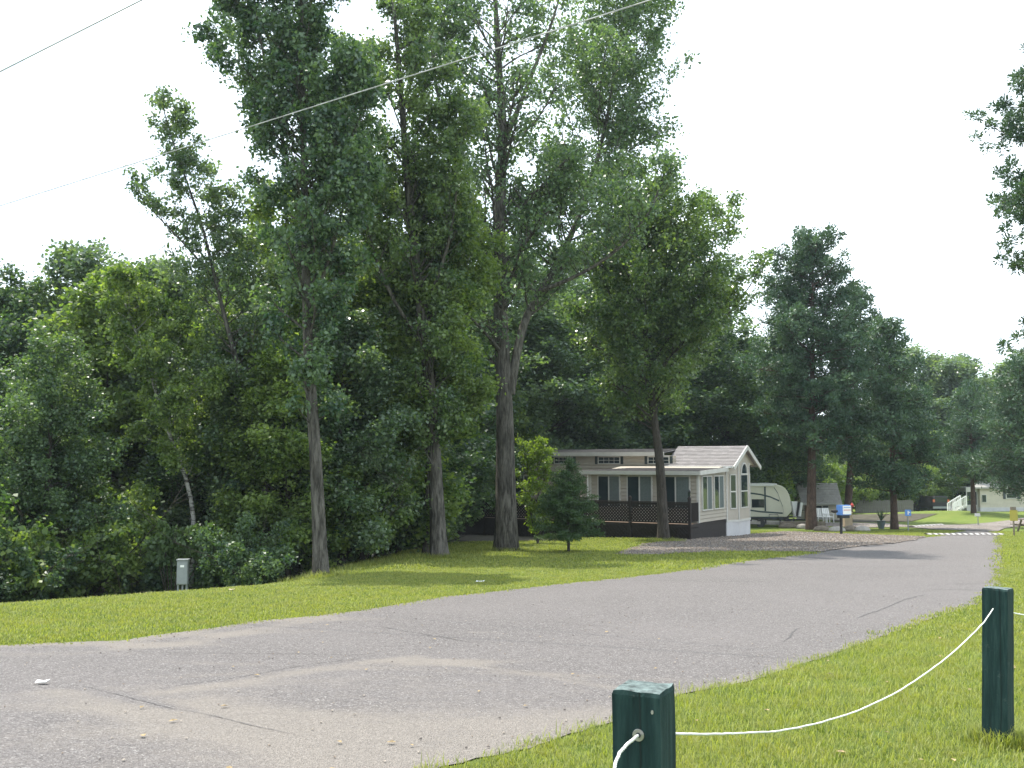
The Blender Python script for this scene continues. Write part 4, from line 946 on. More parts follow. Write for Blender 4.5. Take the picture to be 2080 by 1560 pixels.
aw = arc.build('arched_window', M_TRIM, home); ag = MB(); ag.add([tuple(M1 @ Vector((p[0], -.03, zc+p[1]))) for p in pin], [tuple(range(k+1))]); ag.build('pane', M_GLASS, aw)
# skirting below
sk = MB(); gz = ZG-.35
sk.prism([(0, YM-.05), (.29, YM+.98), (.29, YM+2.78), (0, YM+WD), (-LM, YM+WD), (-LM, YM)], 'z', gz, GB-.04)
sk.build('skirting', M_SKIRT, home)
bs = MB(); bs.prism([(.01, YM-.05), (.33, YM+.97), (.33, YM+2.8), (0, YM+WD+.02), (-.1, YM+WD), (-.1, YM)], 'z', GB-.06, GB+.03); bs.build('base_trim', M_TRIM, home)
ds = MB(); ds.box(-5.5, .1, gz, -.05, YM, FL-.02); ds.build('under_floor_panel', M_DECK, home)
# roofs with stepped shingle courses
def slope(mb, a, b_, c, d, n, th=.02):
    """a-b lower edge, d-c upper edge; n courses"""
    a, b_, c, d = map(np.array, (a, b_, c, d)); up = np.cross(b_-a, d-a); up = up/np.linalg.norm(up); up = up if up[2] > 0 else -up
    for i in range(n):
        f0, f1 = i/n, (i+1)/n+.15/n
        p = [a+(d-a)*f0+up*th*1.6, b_+(c-b_)*f0+up*th*1.6, b_+(c-b_)*f1+up*th*.4, a+(d-a)*f1+up*th*.4, a+(d-a)*f0, b_+(c-b_)*f0]
        mb.add(p, [(0, 1, 2, 3), (4, 5, 1, 0)])
    mb.add([a, b_, c, d, a-up*.05, b_-up*.05, c-up*.05, d-up*.05], [(7, 6, 5, 4), (0, 4, 5, 1), (1, 5, 6, 2), (3, 7, 4, 0), (2, 6, 7, 3), (0, 1, 2, 3)])
OV = .38
rf = MB()
slope(rf, (-3.2, YM-.3, RG_E-.06), (OV+.12, YM-.3, RG_E-.06), (OV+.12, ym, RG_R), (-3.2, ym, RG_R), 14)
slope(rf, (OV+.12, YM+WD+.3, RG_E-.06), (-3.2, YM+WD+.3, RG_E-.06), (-3.2, ym, RG_R), (OV+.12, ym, RG_R), 14)
slope(rf, (-LM-.2, YM-.28, MT+.16), (-3.2, YM-.28, MT+.16), (-3.2, ym, MT+.34), (-LM-.2, ym, MT+.34), 12)
slope(rf, (-3.2, YM+WD+.28, MT+.16), (-LM-.2, YM+WD+.28, MT+.16), (-LM-.2, ym, MT+.34), (-3.2, ym, MT+.34), 12)
zt = RG_E-.12
slope(rf, (-5.5-OV, -OV, EAVE_S+.12), (OV*.6, -OV, EAVE_S+.12), (OV*.6, YM-.02, zt), (-4.3, YM-.02, zt), 16)
rf.add([(-5.5-OV, -OV, EAVE_S+.13), (-4.3, YM-.02, zt+.01), (-5.5-OV, YM-.02, EAVE_S+.13)], [(0, 1, 2)])
rf.add([(-3.2, YM-.2, RG_E), (-3.2, YM+WD+.2, RG_E), (-3.2, ym, RG_R-.01)], [(0, 1, 2)])
roof = rf.build('roof', M_ROOF, home)
fa = MB(); fa.box(-LM-.22, YM-.31, MT-.03, -3.15, YM-.27, MT+.17); fa.box(-5.5-OV, -OV-.03, EAVE_S-.04, OV*.6, -OV, EAVE_S+.13)
fa.bar((OV*.6+.02, -OV, EAVE_S+.05), (OV*.6+.02, YM-.3, zt-.08), .04, .19); fa.bar((-5.5-OV-.02, -OV, EAVE_S+.04), (-5.5-OV-.02, YM-.1, EAVE_S+.04), .04, .17)
fa.bar((OV+.14, YM-.34, RG_E-.15), (OV+.14, ym, RG_R-.06), .05, .2); fa.bar((OV+.14, YM+WD+.34, RG_E-.15), (OV+.14, ym, RG_R-.06), .05, .2)
fa.box(-5.5-OV, -OV, EAVE_S-.05, OV*.6, .02, EAVE_S-.02); fa.box(-LM-.2, YM-.27, MT-.05, -3.2, YM, MT-.02)
fa.build('fascia', M_TRIM, roof)
so = MB(); so.add([(.27, YM-.3, RG_E-.1), (.27, ym, RG_R-.05), (OV+.1, ym, RG_R-.05), (OV+.1, YM-.3, RG_E-.1)], [(0, 1, 2, 3)]); so.add([(.27, YM+WD+.3, RG_E-.1), (.27, ym, RG_R-.05), (OV+.1, ym, RG_R-.05), (OV+.1, YM+WD+.3, RG_E-.1)], [(3, 2, 1, 0)]); so.build('soffit', M_TRIM, roof)
gt = MB(); gt.box(-3.2, YM-.42, RG_E-.13, OV+.1, YM-.31, RG_E-.04); gt.tube([(-LM-.02, YM-.1, MT), (-LM-.02, YM-.1, FL+.2)], .045, 8); gt.tube([(-5.62, -.06, EAVE_S), (-5.62, -.06, FL)], .035, 8); gt.build('gutter', M_WHITE, home)
ch = MB(); ch.box(-1.0, YM+WD*.8, RG_E, -.6, YM+WD*.8+.35, RG_R-.05); ch.build('roof_vent', M_TRIM, roof)

# deck with lattice railing
deck = thing('deck', 'dark brown deck with lattice railing along the front of the tan home', 'deck', (c0[0], c0[1], 0), -RAD(AZ))
DF = -1.25; DL = -13.4; DR = .05
nbd = 46
bd_me = None
for i in range(12):                                  # boards run along the deck
    y0 = DF+.1*i; m = MB(); m.box(DL, y0+.004, FL-.05, DR, y0+.096, FL-.01); m.build('deck_board', M_DECKTOP, deck)
m = MB(); m.box(DL, DF+1.2, FL-.05, -5.6, YM-.03, FL-.01); m.build('deck_floor', M_DECKTOP, deck)
rz = zz(1019, 45.2)
def lattice(mb, x0, x1, z0, z1, y, s=.15):
    w = .058; L = x1-x0; H = z1-z0; n = int((L+H)/s)+1
    for i in range(n):
        a = i*s
        p0 = (x0+max(0, a-H), z0+min(a, H)); p1 = (x0+min(a, L), z0+max(0, a-L))
        if abs(p0[0]-p1[0]) > .02: mb.bar((p0[0], y-.006, p0[1]), (p1[0], y-.006, p1[1]), .010, w, up=(0, 1, 0)) if False else mb.bar((p0[0], y-.006, p0[1]), (p1[0], y-.006, p1[1]), w, .010, up=(0, 1, 0))
        p0 = (x1-max(0, a-H), z0+min(a, H)); p1 = (x1-min(a, L), z0+max(0, a-L))
        if abs(p0[0]-p1[0]) > .02: mb.bar((p0[0], y+.006, p0[1]), (p1[0], y+.006, p1[1]), w, .010, up=(0, 1, 0))
posts = [DR-.0, -2.85, -5.6, -8.3, -10.9, DL]
for i, x in enumerate(posts):
    m = MB(); m.box(x-.06, DF-.06, ZG-.5, x+.06, DF+.06, rz+.16); m.prism([(x-.08, rz+.16), (x+.08, rz+.16), (x, rz+.25)], 'y', DF-.08, DF+.08); m.build('post', M_DECK, deck)
    if i < len(posts)-1:
        xa, xb = posts[i+1]+.06, x-.06
        r = MB(); r.box(xa, DF-.05, rz-.03, xb, DF+.07, rz+.01); r.box(xa, DF-.02, FL+.02, xb, DF+.03, FL+.08); r.box(xa, DF-.02, rz-.13, xb, DF+.03, rz-.04); r.build('rail', M_DECK, deck)
        l = MB(); lattice(l, xa, xb, FL+.08, rz-.13, DF); l.build('lattice_panel', M_DECK, deck, 'stuff')
        l2 = MB(); lattice(l2, xa, xb, ZG-.25, FL-.16, DF, .18); l2.build('skirt_lattice', M_DECK, deck, 'stuff')
m = MB(); m.box(DL, DF-.03, FL-.17, DR+.02, DF+.02, FL-.012); m.box(DR-.0, DF, FL-.17, DR+.03, .02, FL-.012); m.box(DL+.1, DF+.5, ZG-.4, -.1, DF+.55, FL-.2); m.build('deck_beam', M_DECK, deck)
m = MB(); m.box(-.03, DF, ZG-.4, .03, -.0, FL-.2); m.build('side_skirt_panel', M_DECK, deck)
l = MB(); 
for k in range(9): l.box(DR-.02, DF+.12*k+.08, FL+.08, DR+.02, DF+.12*k+.12, rz-.04)
l.build('baluster', M_DECK, deck, 'stuff')
# dark dropped panel under the sunroom side
m = MB(); m.box(-.06, .05, ZG-.4, -.02, YM-.1, FL-.02); m.build('side_lattice_backing', M_DECK, deck)
def W_(x, y, z):                                     # home-local to world
    a = -RAD(AZ); return (c0[0]+x*math.cos(a)-y*math.sin(a), c0[1]+x*math.sin(a)+y*math.cos(a), z)
lan = thing('lantern', 'small black lantern on the right corner post of the dark deck', 'lantern', W_(DR, DF, rz+.24))
m = MB(); m.lathe([(.02, 0), (.06, .03), (.07, .05)], k=8); m.build('base', M_BLACK, lan); m = MB(); m.lathe([(.075, .21), (.02, .30), (.01, .33)], k=8); m.build('cap', M_BLACK, lan)
m = MB(); m.lathe([(.05, .05), (.06, .21)], k=8); m.build('glass', M_GLASS, lan)
gr_ = thing('patio_grill', 'dark covered grill on the deck left of the sunroom', 'grill', W_(-6.3, 1.2, FL), -RAD(AZ))
m = MB(); m.box(-.4, -.3, 0, .4, .3, .85); m.prism([(-.32, .85), (.32, .85), (.28, 1.05), (.1, 1.18), (-.1, 1.18), (-.28, 1.05)], 'x', -.42, .42); m.build('cover', plain('maroon_cover', (.06, .03, .035), .7), gr_)
m = MB(); m.box(-.5, -.25, .8, -.41, .25, .84); m.box(.41, -.25, .8, .5, .25, .84); m.build('side_shelf', M_BLACK, gr_)
for (x, lab) in ((-9.5, 'dark patio chair on the deck left of the cottonwood trunk'), (-11.4, 'dark patio chair at the far left end of the deck')):
    c = thing('patio_chair', lab, 'chair', W_(x, .4, FL), -RAD(AZ)+.3)
    m = MB(); m.box(-.27, -.25, .42, .27, .25, .47); m.build('seat', M_BLACK, c)
    m = MB(); m.prism([(.2, .45), (.25, .45), (.38, 1.1), (.33, 1.1)], 'x', -.27, .27); m.build('backrest', M_BLACK, c)
    for sx in (-.25, .25):
        for sy in (-.22, .22): m = MB(); m.tube([(sx, sy, 0), (sx, sy, .43)], .015, 6); m.build('leg', M_BLACK, c)
# tiny flag and garden marker by the deck
fx = T(*G(1420, 1080)); fl = thing('garden_flag', 'small red and white striped flag at the right corner of the deck', 'flag', fx)
m = MB(); m.tube([(0, 0, 0), (0, 0, .55)], .008, 6); m.build('pole', M_BLACK, fl)
for i in range(5): m = MB(); m.box(.01, -.002, .18+i*.06, .26, .002, .24+i*.06); m.build('stripe', (M_RED, M_WHITE)[i % 2], fl)
m = MB(); m.box(.01, -.004, .36, .12, .004, .48); m.build('canton', M_BLUE, fl)
fx = T(*G(1335, 1088)); o = thing('garden_light', 'small white garden light at the left of the shade tree foot', 'garden light', fx)
m = MB(); m.tube([(0, 0, 0), (0, 0, .3)], .012, 6); m.build('stake', M_GREY, o); m = MB(); m.lathe([(.02, .3), (.07, .36), (.075, .42), (.01, .5)], k=10); m.build('lamp_head', M_WHITE, o)

# ------------------------------------------------------------------ travel trailer and its neighbours
Yt = 66; tx0 = P(1440, 1000, Yt)[0]; tx1 = P(1608, 1000, Yt)[0]; zt0_, zt1_ = P(1500, 1050, Yt)[2], P(1500, 984, Yt)[2]; Lt = tx1-tx0; Ht = zt1_-zt0_
rv = thing('travel_trailer', 'cream travel trailer with a rounded nose and dark stripes beside the home', 'travel trailer', (tx0, Yt, zt0_))
def side_poly(ins=0.):
    pl = [(0, 0), (Lt-.35, 0), (Lt-.12, .25)]
    for k in range(9):
        a = k/8*math.pi/2; pl.append((Lt-1.35+1.33*max(0, math.cos(a))**.62, .35+(Ht-.35)*math.sin(a)**.8))
    pl.append((0, Ht)); return [(x-ins*(x > 1), z) for x, z in pl]
m = MB(); m.prism(side_poly(), 'y', 0, 2.4); m.build('body', M_RVB, rv, bevel=.05)
def strip(pts, w, name, mat, y=-.012):
    m = MB()
    for a, b_ in zip(pts[:-1], pts[1:]): m.add([(a[0], y, a[1]), (b_[0], y, b_[1]), (b_[0], y, b_[1]+w), (a[0], y, a[1]+w), (a[0], 0, a[1]), (b_[0], 0, b_[1]), (b_[0], 0, b_[1]+w), (a[0], 0, a[1]+w)], [(0, 1, 2, 3), (4, 0, 3, 7), (3, 2, 6, 7), (0, 4, 5, 1)])
    m.build(name, mat, rv)
def tp(px, py): q = P(px, py, Yt); return (q[0]-tx0, q[2]-zt0_)
strip([tp(1522, 1003), tp(1545, 1006), tp(1565, 1011), tp(1583, 1019)], .10, 'stripe', M_RVS)
strip([tp(1524, 1038), tp(1545, 1041), tp(1590, 1044)], .10, 'stripe', M_RVS)
strip([tp(1445, 1053), tp(1590, 1053)], .08, 'stripe', M_RVS)
strip([tp(1572, 991), tp(1580, 1003), tp(1585, 1018), tp(1590, 1030), tp(1592, 1046)], .07, 'nose_seam', M_RVS)
m = MB(); a = tp(1527, 1031); b_ = tp(1552, 1014); m.box(a[0], -.03, a[1], b_[0], 0, b_[1]); m.build('window', M_GLASS, rv, bevel=.02)
m = MB(); a = tp(1553, 1038); m.box(a[0], -.06, a[1], a[0]+.09, 0, Ht-.15); m.build('awning_arm', M_RVS, rv)
m = MB(); m.box(0, -.12, Ht-.02, Lt-1.0, 2.5, Ht+.06); m.box(0, -.14, Ht-.10, Lt-1.2, -.02, Ht-.02); m.build('roof', M_WHITE, rv)
m = MB(); a = tp(1562, 1052); b_ = tp(1580, 1045)
m.tube([(a[0], -.05, a[1]), (a[0], -.05, b_[1]), (b_[0], -.05, b_[1]), (b_[0], -.05, a[1])], .02, 6); m.build('grab_rail', M_BLACK, rv)
for x in (1.4, 2.3):
    m = MB(); R_ = .36; pts = [(x+R_*math.cos(t), -.15+R_*math.sin(t)) for t in np.linspace(0, 2*math.pi, 18, endpoint=False)]; m.prism(pts, 'y', .02, .25); w = m.build('wheel', M_BLACK, rv)
    m = MB(); pts = [(x+.18*math.cos(t), -.15+.18*math.sin(t)) for t in np.linspace(0, 2*math.pi, 12, endpoint=False)]; m.prism(pts, 'y', 0, .03); m.build('rim', M_WHITE, w)
m = MB(); m.bar((Lt-.5, .6, -.06), (Lt+.9, 1.2, -.06), .08); m.bar((Lt-.5, 1.8, -.06), (Lt+.9, 1.2, -.06), .08); m.box(0, .1, -.14, Lt-.5, 2.3, 0); m.build('chassis', M_BLACK, rv)
# low platform / flat trailer in front
Yf = 62; g = T(P(1560, 1060, Yf)[0], Yf)
ft = thing('flat_trailer', 'low flat trailer with a dark side rail in front of the travel trailer', 'trailer', (0, 0, 0))
a = P(1500, 1052, Yf); b_ = P(1640, 1056, Yf+1.2); m = MB(); m.bar(a, b_, .1, .10); m.build('side_rail', M_BLACK, ft)
m = MB(); m.bar(a-[0, -.9, .28], b_-[0, -.9, .28], 1.7, .18); m.build('bed', M_CONC, ft)
for px in (1525, 1555, 1585, 1612): p = P(px, 1054, Yf+.5); m = MB(); m.box(p[0]-.05, p[1]-.03, p[2]-.3, p[0]+.05, p[1]+.03, p[2]+.05); m.build('stake', M_BLACK, ft)
for px in (1545, 1600): p = P(px, 1063, Yf+.5); m = MB(); m.tube([(p[0], p[1]-.1, p[2]), (p[0], p[1]+.1, p[2])], .26, 16); m.build('wheel', M_BLACK, ft)
def panel(pxs, Yd, th, name, label, cat, mat):
    q = [P(x, y, Yd) for x, y in pxs]; m = MB(); V = [tuple(v) for v in q]+[(v[0], v[1]+th, v[2]) for v in q]; n = len(q)
    m.add(V, [tuple(range(n)), tuple(range(2*n-1, n-1, -1))]+[(i, i+n, (i+1) % n+n, (i+1) % n) for i in range(n)]); o = m.build(name, mat); return tag(o, label, cat)
panel([(1608, 1019), (1621, 1019), (1619, 1050), (1615, 1050)], 64, .35, 'white_wedge_panel', 'bright white wedge-shaped panel at the nose of the trailer', 'panel', M_WHITE)
panel([(1622, 1020), (1626, 1020), (1622, 1049), (1618, 1049)], 63.8, .5, 'dark_leaning_board', 'dark board leaning between the two white panels', 'board', M_BLACK)
panel([(1627, 1021), (1631, 1021), (1627, 1049), (1623, 1049)], 63.6, .4, 'white_leaning_board', 'narrow white board leaning beside the pine trunk', 'board', M_WHITE)
# stone/timber edging below the trailer
for i, (px, py, w) in enumerate([(1600, 1066, 1.2), (1632, 1068, .9), (1670, 1072, 1.0), (1700, 1074, 1.), (1728, 1072, .8), (1752, 1073, .9)]):
    q = G(px, py+6); g = T(*q); m = MB(); r = random.Random(i)
    m.lathe([(w*.28, -.1), (w*.34, .08), (w*.28, .22), (w*.12, .3)], k=9); o = m.build('boulder', M_CONC if i % 2 else M_LOG); o.location = g; o.scale = (1.5, .8, 1); tag(o, ['leftmost edging boulder at the end of the flat trailer', 'edging boulder just left of the big pine trunk', 'edging boulder just right of the big pine trunk', 'edging boulder below the cabin', 'edging boulder right behind the black sign post', 'rightmost edging boulder towards the flower pot'][i], 'boulder', 'boulders edging the gravel')
wl_ = thing('timber_edging', 'low weathered timber wall at the end of the flat trailer', 'edging', T(*G(1625, 1072)))
for k in range(2): m = MB(); m.box(-1.2, 0, .2*k, 1.6, .2, .2*k+.19); m.build('timber', M_LOG, wl_)
# cabin between the pine trunks
Yc = 76; cx0 = P(1632, 1000, Yc)[0]; cx1 = P(1706, 1000, Yc)[0]; cz = P(1600, 1076, Yc)[2]
cb = thing('cabin', 'small cream cabin with a grey shingle roof between the pine trunks', 'cabin', (cx0, Yc, cz)); Wc = cx1-cx0
he = P(1600, 1021, Yc)[2]-cz; hr = P(1600, 982, Yc)[2]-cz
m = MB(); m.box(0, .2, 0, Wc, 2.05, he); m.prism([(.2, he), (2.05, he), (.95, hr-.08)], 'x', 0, Wc)
for k in range(12): m.add([(0, .17, he*k/12), (Wc, .17, he*k/12), (Wc, .2, he*(k+1)/12), (0, .2, he*(k+1)/12)], [(0, 1, 2, 3)])
m.build('wall', M_CREAM, cb)
m = MB(); slope(m, (-.25, -.15, he-.05), (Wc+.1, -.15, he-.05), (Wc+.1, .95, hr), (-.25, .95, hr), 12); slope(m, (Wc+.1, 2.2, he-.05), (-.25, 2.2, he-.05), (-.25, .95, hr), (Wc+.1, .95, hr), 12); rf2 = m.build('roof', M_ROOF2, cb)
m = MB(); m.box(-.25, -.18, he-.16, Wc+.1, -.15, he-.02); m.build('fascia', M_TRIM, rf2)
window(cb, Wc*.35, Wc*.68, he*.42, he*.88, .17, kind='slider', fr=.07)
m = MB(); m.box(.1, .12, 0, .75, .18, he*.9); m.build('door', plain('brown_door', (.12, .07, .04), .6), cb)
m = MB(); m.box(Wc*.72, .1, he*.93, Wc*.95, .17, he+.04); m.build('porch_light', M_BLACK, cb)
# lawn chairs in front of the cabin
for i, (px, lab) in enumerate(((1668, 'white lawn chair left of the cabin window'), (1683, 'white lawn chair in front of the cabin, nearer the mailbox'))):
    q = P(px, 1060, 70); c = thing('lawn_chair', lab, 'chair', (q[0], 70, float(terr(q[0], 70))+.05), .3*i)
    m = MB(); m.box(-.28, -.25, .38, .28, .25, .42); m.build('seat', M_WHITE, c)
    for k in range(4): m = MB(); m.prism([(.22+.0, .42), (.25, .42), (.42, 1.0), (.39, 1.0)], 'x', -.28+.145*k, -.16+.145*k); m.build('back_slat', M_WHITE, c)
    for sx in (-.27, .27):
        for sy in (-.22, .24): m = MB(); m.bar((sx, sy, 0), (sx, sy, .6 if sy < 0 else .45), .04); m.build('leg', M_WHITE, c)
        m = MB(); m.box(sx-.04, -.26, .6, sx+.04, .3, .63); m.build('armrest', M_WHITE, c)
bx = thing('storage_box', 'pale tan upright box right of the cabin by the sign post', 'box', T(*G(1722, 1070)))
m = MB(); m.box(-.25, -.2, 0, .25, .2, .9); m.box(-.28, -.23, .9, .28, .23, .96); m.build('case', M_TAN, bx)
# site sign on black post
q = G(1709, 1086); sg = thing('site_sign', 'blue-sided white box sign with red line on a black post by the gravel', 'sign', T(*q), .3)
hz = P(1709, 1046, q[1])[2]-T(*q)[2]; ht = P(1709, 1026, q[1])[2]-T(*q)[2]
m = MB(); m.box(-.05, -.05, 0, .05, .05, hz); m.build('post', M_BLACK, sg)
m = MB(); m.box(-.12, -.2, hz, .48, .2, ht); m.build('box', M_BLUE, sg)
m = MB(); m.box(-.02, -.215, hz+.04, .48, -.2, ht-.03); m.build('face', M_WHITE, sg)
for z, mt in ((.48, M_RED), (.74, M_BLUE)): m = MB(); m.box(.03, -.222, hz+(ht-hz)*z, .44, -.215, hz+(ht-hz)*z+.03); m.build('print_line', mt, sg)
m = MB(); m.box(-.1, -.18, hz-.16, .4, .18, hz); m.build('tray', M_BLACK, sg)
m = MB(); m.lathe([(.05, 0), (.17, .06), (.17, .14), (.03, .2)], c=(-.38, 0, hz+.1), k=10); m.build('round_lamp', M_BLACK, sg)
hf = thing('hanging_feeder', 'red hanging feeder near the sign, under the pine', 'feeder', P(1731, 1030, 70))
m = MB(); m.lathe([(.03, 0), (.12, .06), (.13, .14), (.03, .3)], k=10); m.build('bowl', M_RED, hf); m = MB(); m.tube([(0, 0, .3), (0, 0, 1.6)], .01, 5); m.build('cord', M_BLACK, hf)
q = G(1845, 1079); bs_ = thing('small_blue_sign', 'small blue sign on a thin post beside the pine trunk', 'sign', T(*q)); hh = P(1845, 1047, q[1])[2]-T(*q)[2]
m = MB(); m.bar((0, 0, 0), (0, 0, hh), .05); m.build('post', M_GREY, bs_); m = MB(); m.box(-.16, -.03, hh-.02, .18, -.01, hh+.32); m.build('panel', M_BLUE, bs_)
m = MB(); m.box(-.02, -.035, hh+.05, .04, -.03, hh+.25); m.box(.02, -.035, hh+.14, .12, -.03, hh+.2); m.build('print', M_WHITE, bs_)
q = G(2060, 1089); ys = thing('yellow_sign', 'yellow sign on a post at the right edge of the road', 'sign', T(*q)); h0 = P(2060, 1058, q[1])[2]-T(*q)[2]; h1 = P(2060, 1036, q[1])[2]-T(*q)[2]
m = MB(); m.bar((0, 0, 0), (0, 0, h1+.1), .06); m.build('post', M_LOG, ys); m = MB(); m.box(-.19, -.05, h0, .19, -.03, h1); m.build('panel', M_YELL, ys); m = MB(); m.box(-.12, -.06, h1, .12, .06, h1+.16); m.build('cap', M_LOG, ys)
q = G(1790, 1074); fp = thing('flower_pot', 'flower pot with a spiky plant at the verge left of the pine trunk', 'flower pot', T(*q))
m = MB(); m.lathe([(.16, 0), (.26, .45), (.28, .5)], k=14); m.build('pot', plain('dull_blue_pot', (.10, .13, .15), .6), fp); r = random.Random(4)
for k in range(26):
    a = r.uniform(0, 6.28); e = r.uniform(.1, .6); m = MB(); p1 = (e*.5*math.cos(a), e*.5*math.sin(a), .8); p2 = (e*math.cos(a), e*math.sin(a), .75+.4*(1-e)); m.bar((0, 0, .45), p1, .04, .01); m.bar(p1, p2, .025, .01); m.build('leaf', L_SHR, fp)
q = G(1968, 1058)
for i, (px, py, lab) in enumerate(((1987, 1062, 'small white sign low on the grass right of the knoll pine'), )):
    g = T(*G(px, py+6)); o = thing('small_white_sign', lab, 'sign', g); m = MB(); m.bar((0, 0, 0), (0, 0, .8), .04); m.build('post', M_GREY, o); m = MB(); m.box(-.2, -.03, .62, .15, 0, .82); m.build('panel', M_WHITE, o)

# far cream mobile home, steps, dark car, fence
Yh = 100; hx0 = P(1990, 1000, Yh)[0]; hb = P(2000, 1046, Yh)[2]; he = P(2000, 990, Yh)[2]-hb; hr = P(2000, 976, Yh)[2]-hb
hm = thing('cream_mobile_home', 'cream mobile home with green-shuttered window at the far right', 'mobile home', (hx0, Yh, hb), .06); Wh = 9
m = MB(); m.box(0, 0, .75, Wh, 7, he)
for k in range(14): m.add([(0, -.03, .75+(he-.75)*k/14), (Wh, -.03, .75+(he-.75)*k/14), (Wh, 0, .75+(he-.75)*(k+1)/14), (0, 0, .75+(he-.75)*(k+1)/14)], [(0, 1, 2, 3)])
m.build('wall', M_CREAM, hm)
m = MB(); m.box(-.02, -.05, 0, Wh, 7, .75); m.build('skirting', M_SKIRT, hm)
m = MB(); slope(m, (-.6, -.3, he), (Wh+.3, -.3, he), (Wh+.3, 3.5, hr), (1.2, 3.5, hr), 8); m.box(-.6, -.33, he-.12, Wh+.3, -.28, he+.04); m.build('roof', M_ROOF2, hm)
window(hm, 2.75, 3.75, 1.7, 2.6, -.04, kind='hung', fr=.08)
window(hm, .18, .6, 1.3, 2.0, -.04, kind='', fr=.05); window(hm, 5.6, 6.6, 1.6, 2.6, -.04, kind='hung', fr=.07)
for x in (2.4, 3.86): m = MB(); m.box(x, -.08, 1.6, x+.24, -.04, 2.7); m.build('shutter', M_SHUT, hm)
m = MB(); m.box(-1.2, .4, 0, -.02, 3, 1.0); m.box(-1.2, .4, 2.3, -.02, 3, he+.0); m.build('porch_wall', M_TRIM, hm)
m = MB(); m.box(-1.15, .5, 1.0, -.05, 2.9, 2.3); m.build('porch_glass', M_GLASS, hm)
for x in (-1.2, -.65, -.1): m = MB(); m.box(x, .38, 1.0, x+.08, .46, 2.3); m.build('porch_post', M_TRIM, hm)
m = MB(); m.box(1.9, 1.5, hr-.2, 3.4, 2.6, hr+.25); m.prism([(1.5, hr+.25), (2.6, hr+.25), (2.05, hr+.55)], 'x', 1.8, 3.5); m.build('roof_dormer', M_TRIM, hm)
sx0, sz0 = P(1937, 1042, 92)[0], P(1937, 1042, 92)[2]; st = thing('porch_steps', 'white-railed porch steps left of the cream home', 'steps', (sx0, 92, sz0-.1))
rise = P(1958, 1026, 92)[2]-sz0; run = P(1962, 1000, 92)[0]-sx0
for k in range(5): m = MB(); m.box(run*k/5, 0, rise*k/5, run*(k+1)/5+.05, 1.2, rise*(k+1)/5); m.build('step', M_TRIM, st)
for y in (0, 1.2):
    m = MB(); m.bar((0, y, .95), (run, y, rise+.95), .07); m.bar((0, y, .15), (run, y, rise+.15), .05); m.build('handrail', M_WHITE, st)
    for k in range(9): m = MB(); m.bar((run*k/8, y, rise*k/8), (run*k/8, y, rise*k/8+.95), .05 if k % 4 else .09); m.build('baluster', M_WHITE, st)
cxx = P(1912, 1030, 96)[0]; cg = P(1912, 1041, 96)[2]; car = thing('parked_car', 'dark parked car seen from behind in the shade under the far trees', 'car', (cxx, 96, cg), .1)
m = MB(); m.prism([(-.85, .35), (.85, .35), (.9, .6), (.88, .95), (.68, 1.5), (.6, 1.56), (-.6, 1.56), (-.68, 1.5), (-.88, .95), (-.9, .6)], 'y', 0, 3.9); m.build('body', M_BLACK, car, bevel=.06)
m = MB(); m.prism([(-.7, 1.0), (.7, 1.0), (.58, 1.46), (-.58, 1.46)], 'y', -.03, 0); m.build('rear_window', M_GLASS, car)
for x in (-.85, .63): m = MB(); m.box(x, -.05, 1.0, x+.2, 0, 1.25); m.build('tail_light', plain('amber_red_lens', (.6, .16, .07), .3), car)
for x in (-.7, .7):
    for y in (.7, 3.2): m = MB(); m.tube([(x-.1, y, .33), (x+.1, y, .33)], .33, 16); m.build('wheel', M_BLACK, car)
m = MB(); m.box(-.86, -.12, .38, .86, 0, .58); m.build('bumper', M_GREY, car)
M_FEN = plain('grey_wood_fence', (.17, .16, .145), .9, .2, 3)
fe = thing('board_fence', 'grey board fence in the shade behind the pine trunks', 'fence', (P(1738, 1040, 94)[0], 94, P(1738, 1054, 94)[2]), .0); Lf = P(1858, 1040, 94)[0]-P(1738, 1040, 94)[0]
nb_ = int(Lf/.19); bm_ = MB().box(0, 0, 0, .17, .03, 1.75); b0 = bm_.build('board', M_FEN, fe); rr = random.Random(3)
for k in range(1, nb_): c = b0.copy(); COL.objects.link(c); c.parent = fe; c.location = (k*.19, rr.uniform(-.01, .01), rr.uniform(-.04, .04))
for z in (.35, 1.4): m = MB(); m.box(0, .035, z, Lf, .08, z+.09); m.build('rail', M_FEN, fe)

# speed bumps with white dashes
M_WORN = plain('worn_road_paint', (.42, .41, .39), .8, .35, 9)
def bump(pa, pb, label, n, w=.30):
    a = G(*pa); b_ = G(*pb); L = np.linalg.norm(b_-a); d = (b_-a)/L; nr = np.array([-d[1], d[0]])
    o = thing('speed_bump', label, 'speed bump', (0, 0, 0)); V = []; F = []; ns = 40; prof_ = [(-.3, .0), (-.2, .05), (-.07, .08), (.07, .08), (.2, .05), (.3, .0)]
    for i in range(ns+1):
        c = a+d*L*i/ns
        for s_, h in prof_: q = c+nr*s_; V.append((q[0], q[1], float(terr(*q))+.018+h))
    k = len(prof_); F = [(i*k+j, (i+1)*k+j, (i+1)*k+j+1, i*k+j+1) for i in range(ns) for j in range(k-1)]
    m = MB(); m.add(V, F); h = m.build('hump', M_ASPH, o)
    for i in range(n):
        m = MB(); t0, t1 = (i+.22)/n*L, (i+.74)/n*L; V = []
        for t in (t0, t1):
            for s_, h_ in ((-.28, .012), (-.2, .05), (-.07, .08), (.07, .08), (.2, .05)): q = a+d*t+nr*s_; V.append((q[0], q[1], float(terr(*q))+.024+h_))
        m.add(V, [(j, j+5, j+6, j+1) for j in range(4)]); m.build('painted_dash', M_WORN, o)
bump((1880, 1087), (2036, 1087), 'low speed bump with white painted dashes across the road', 13)
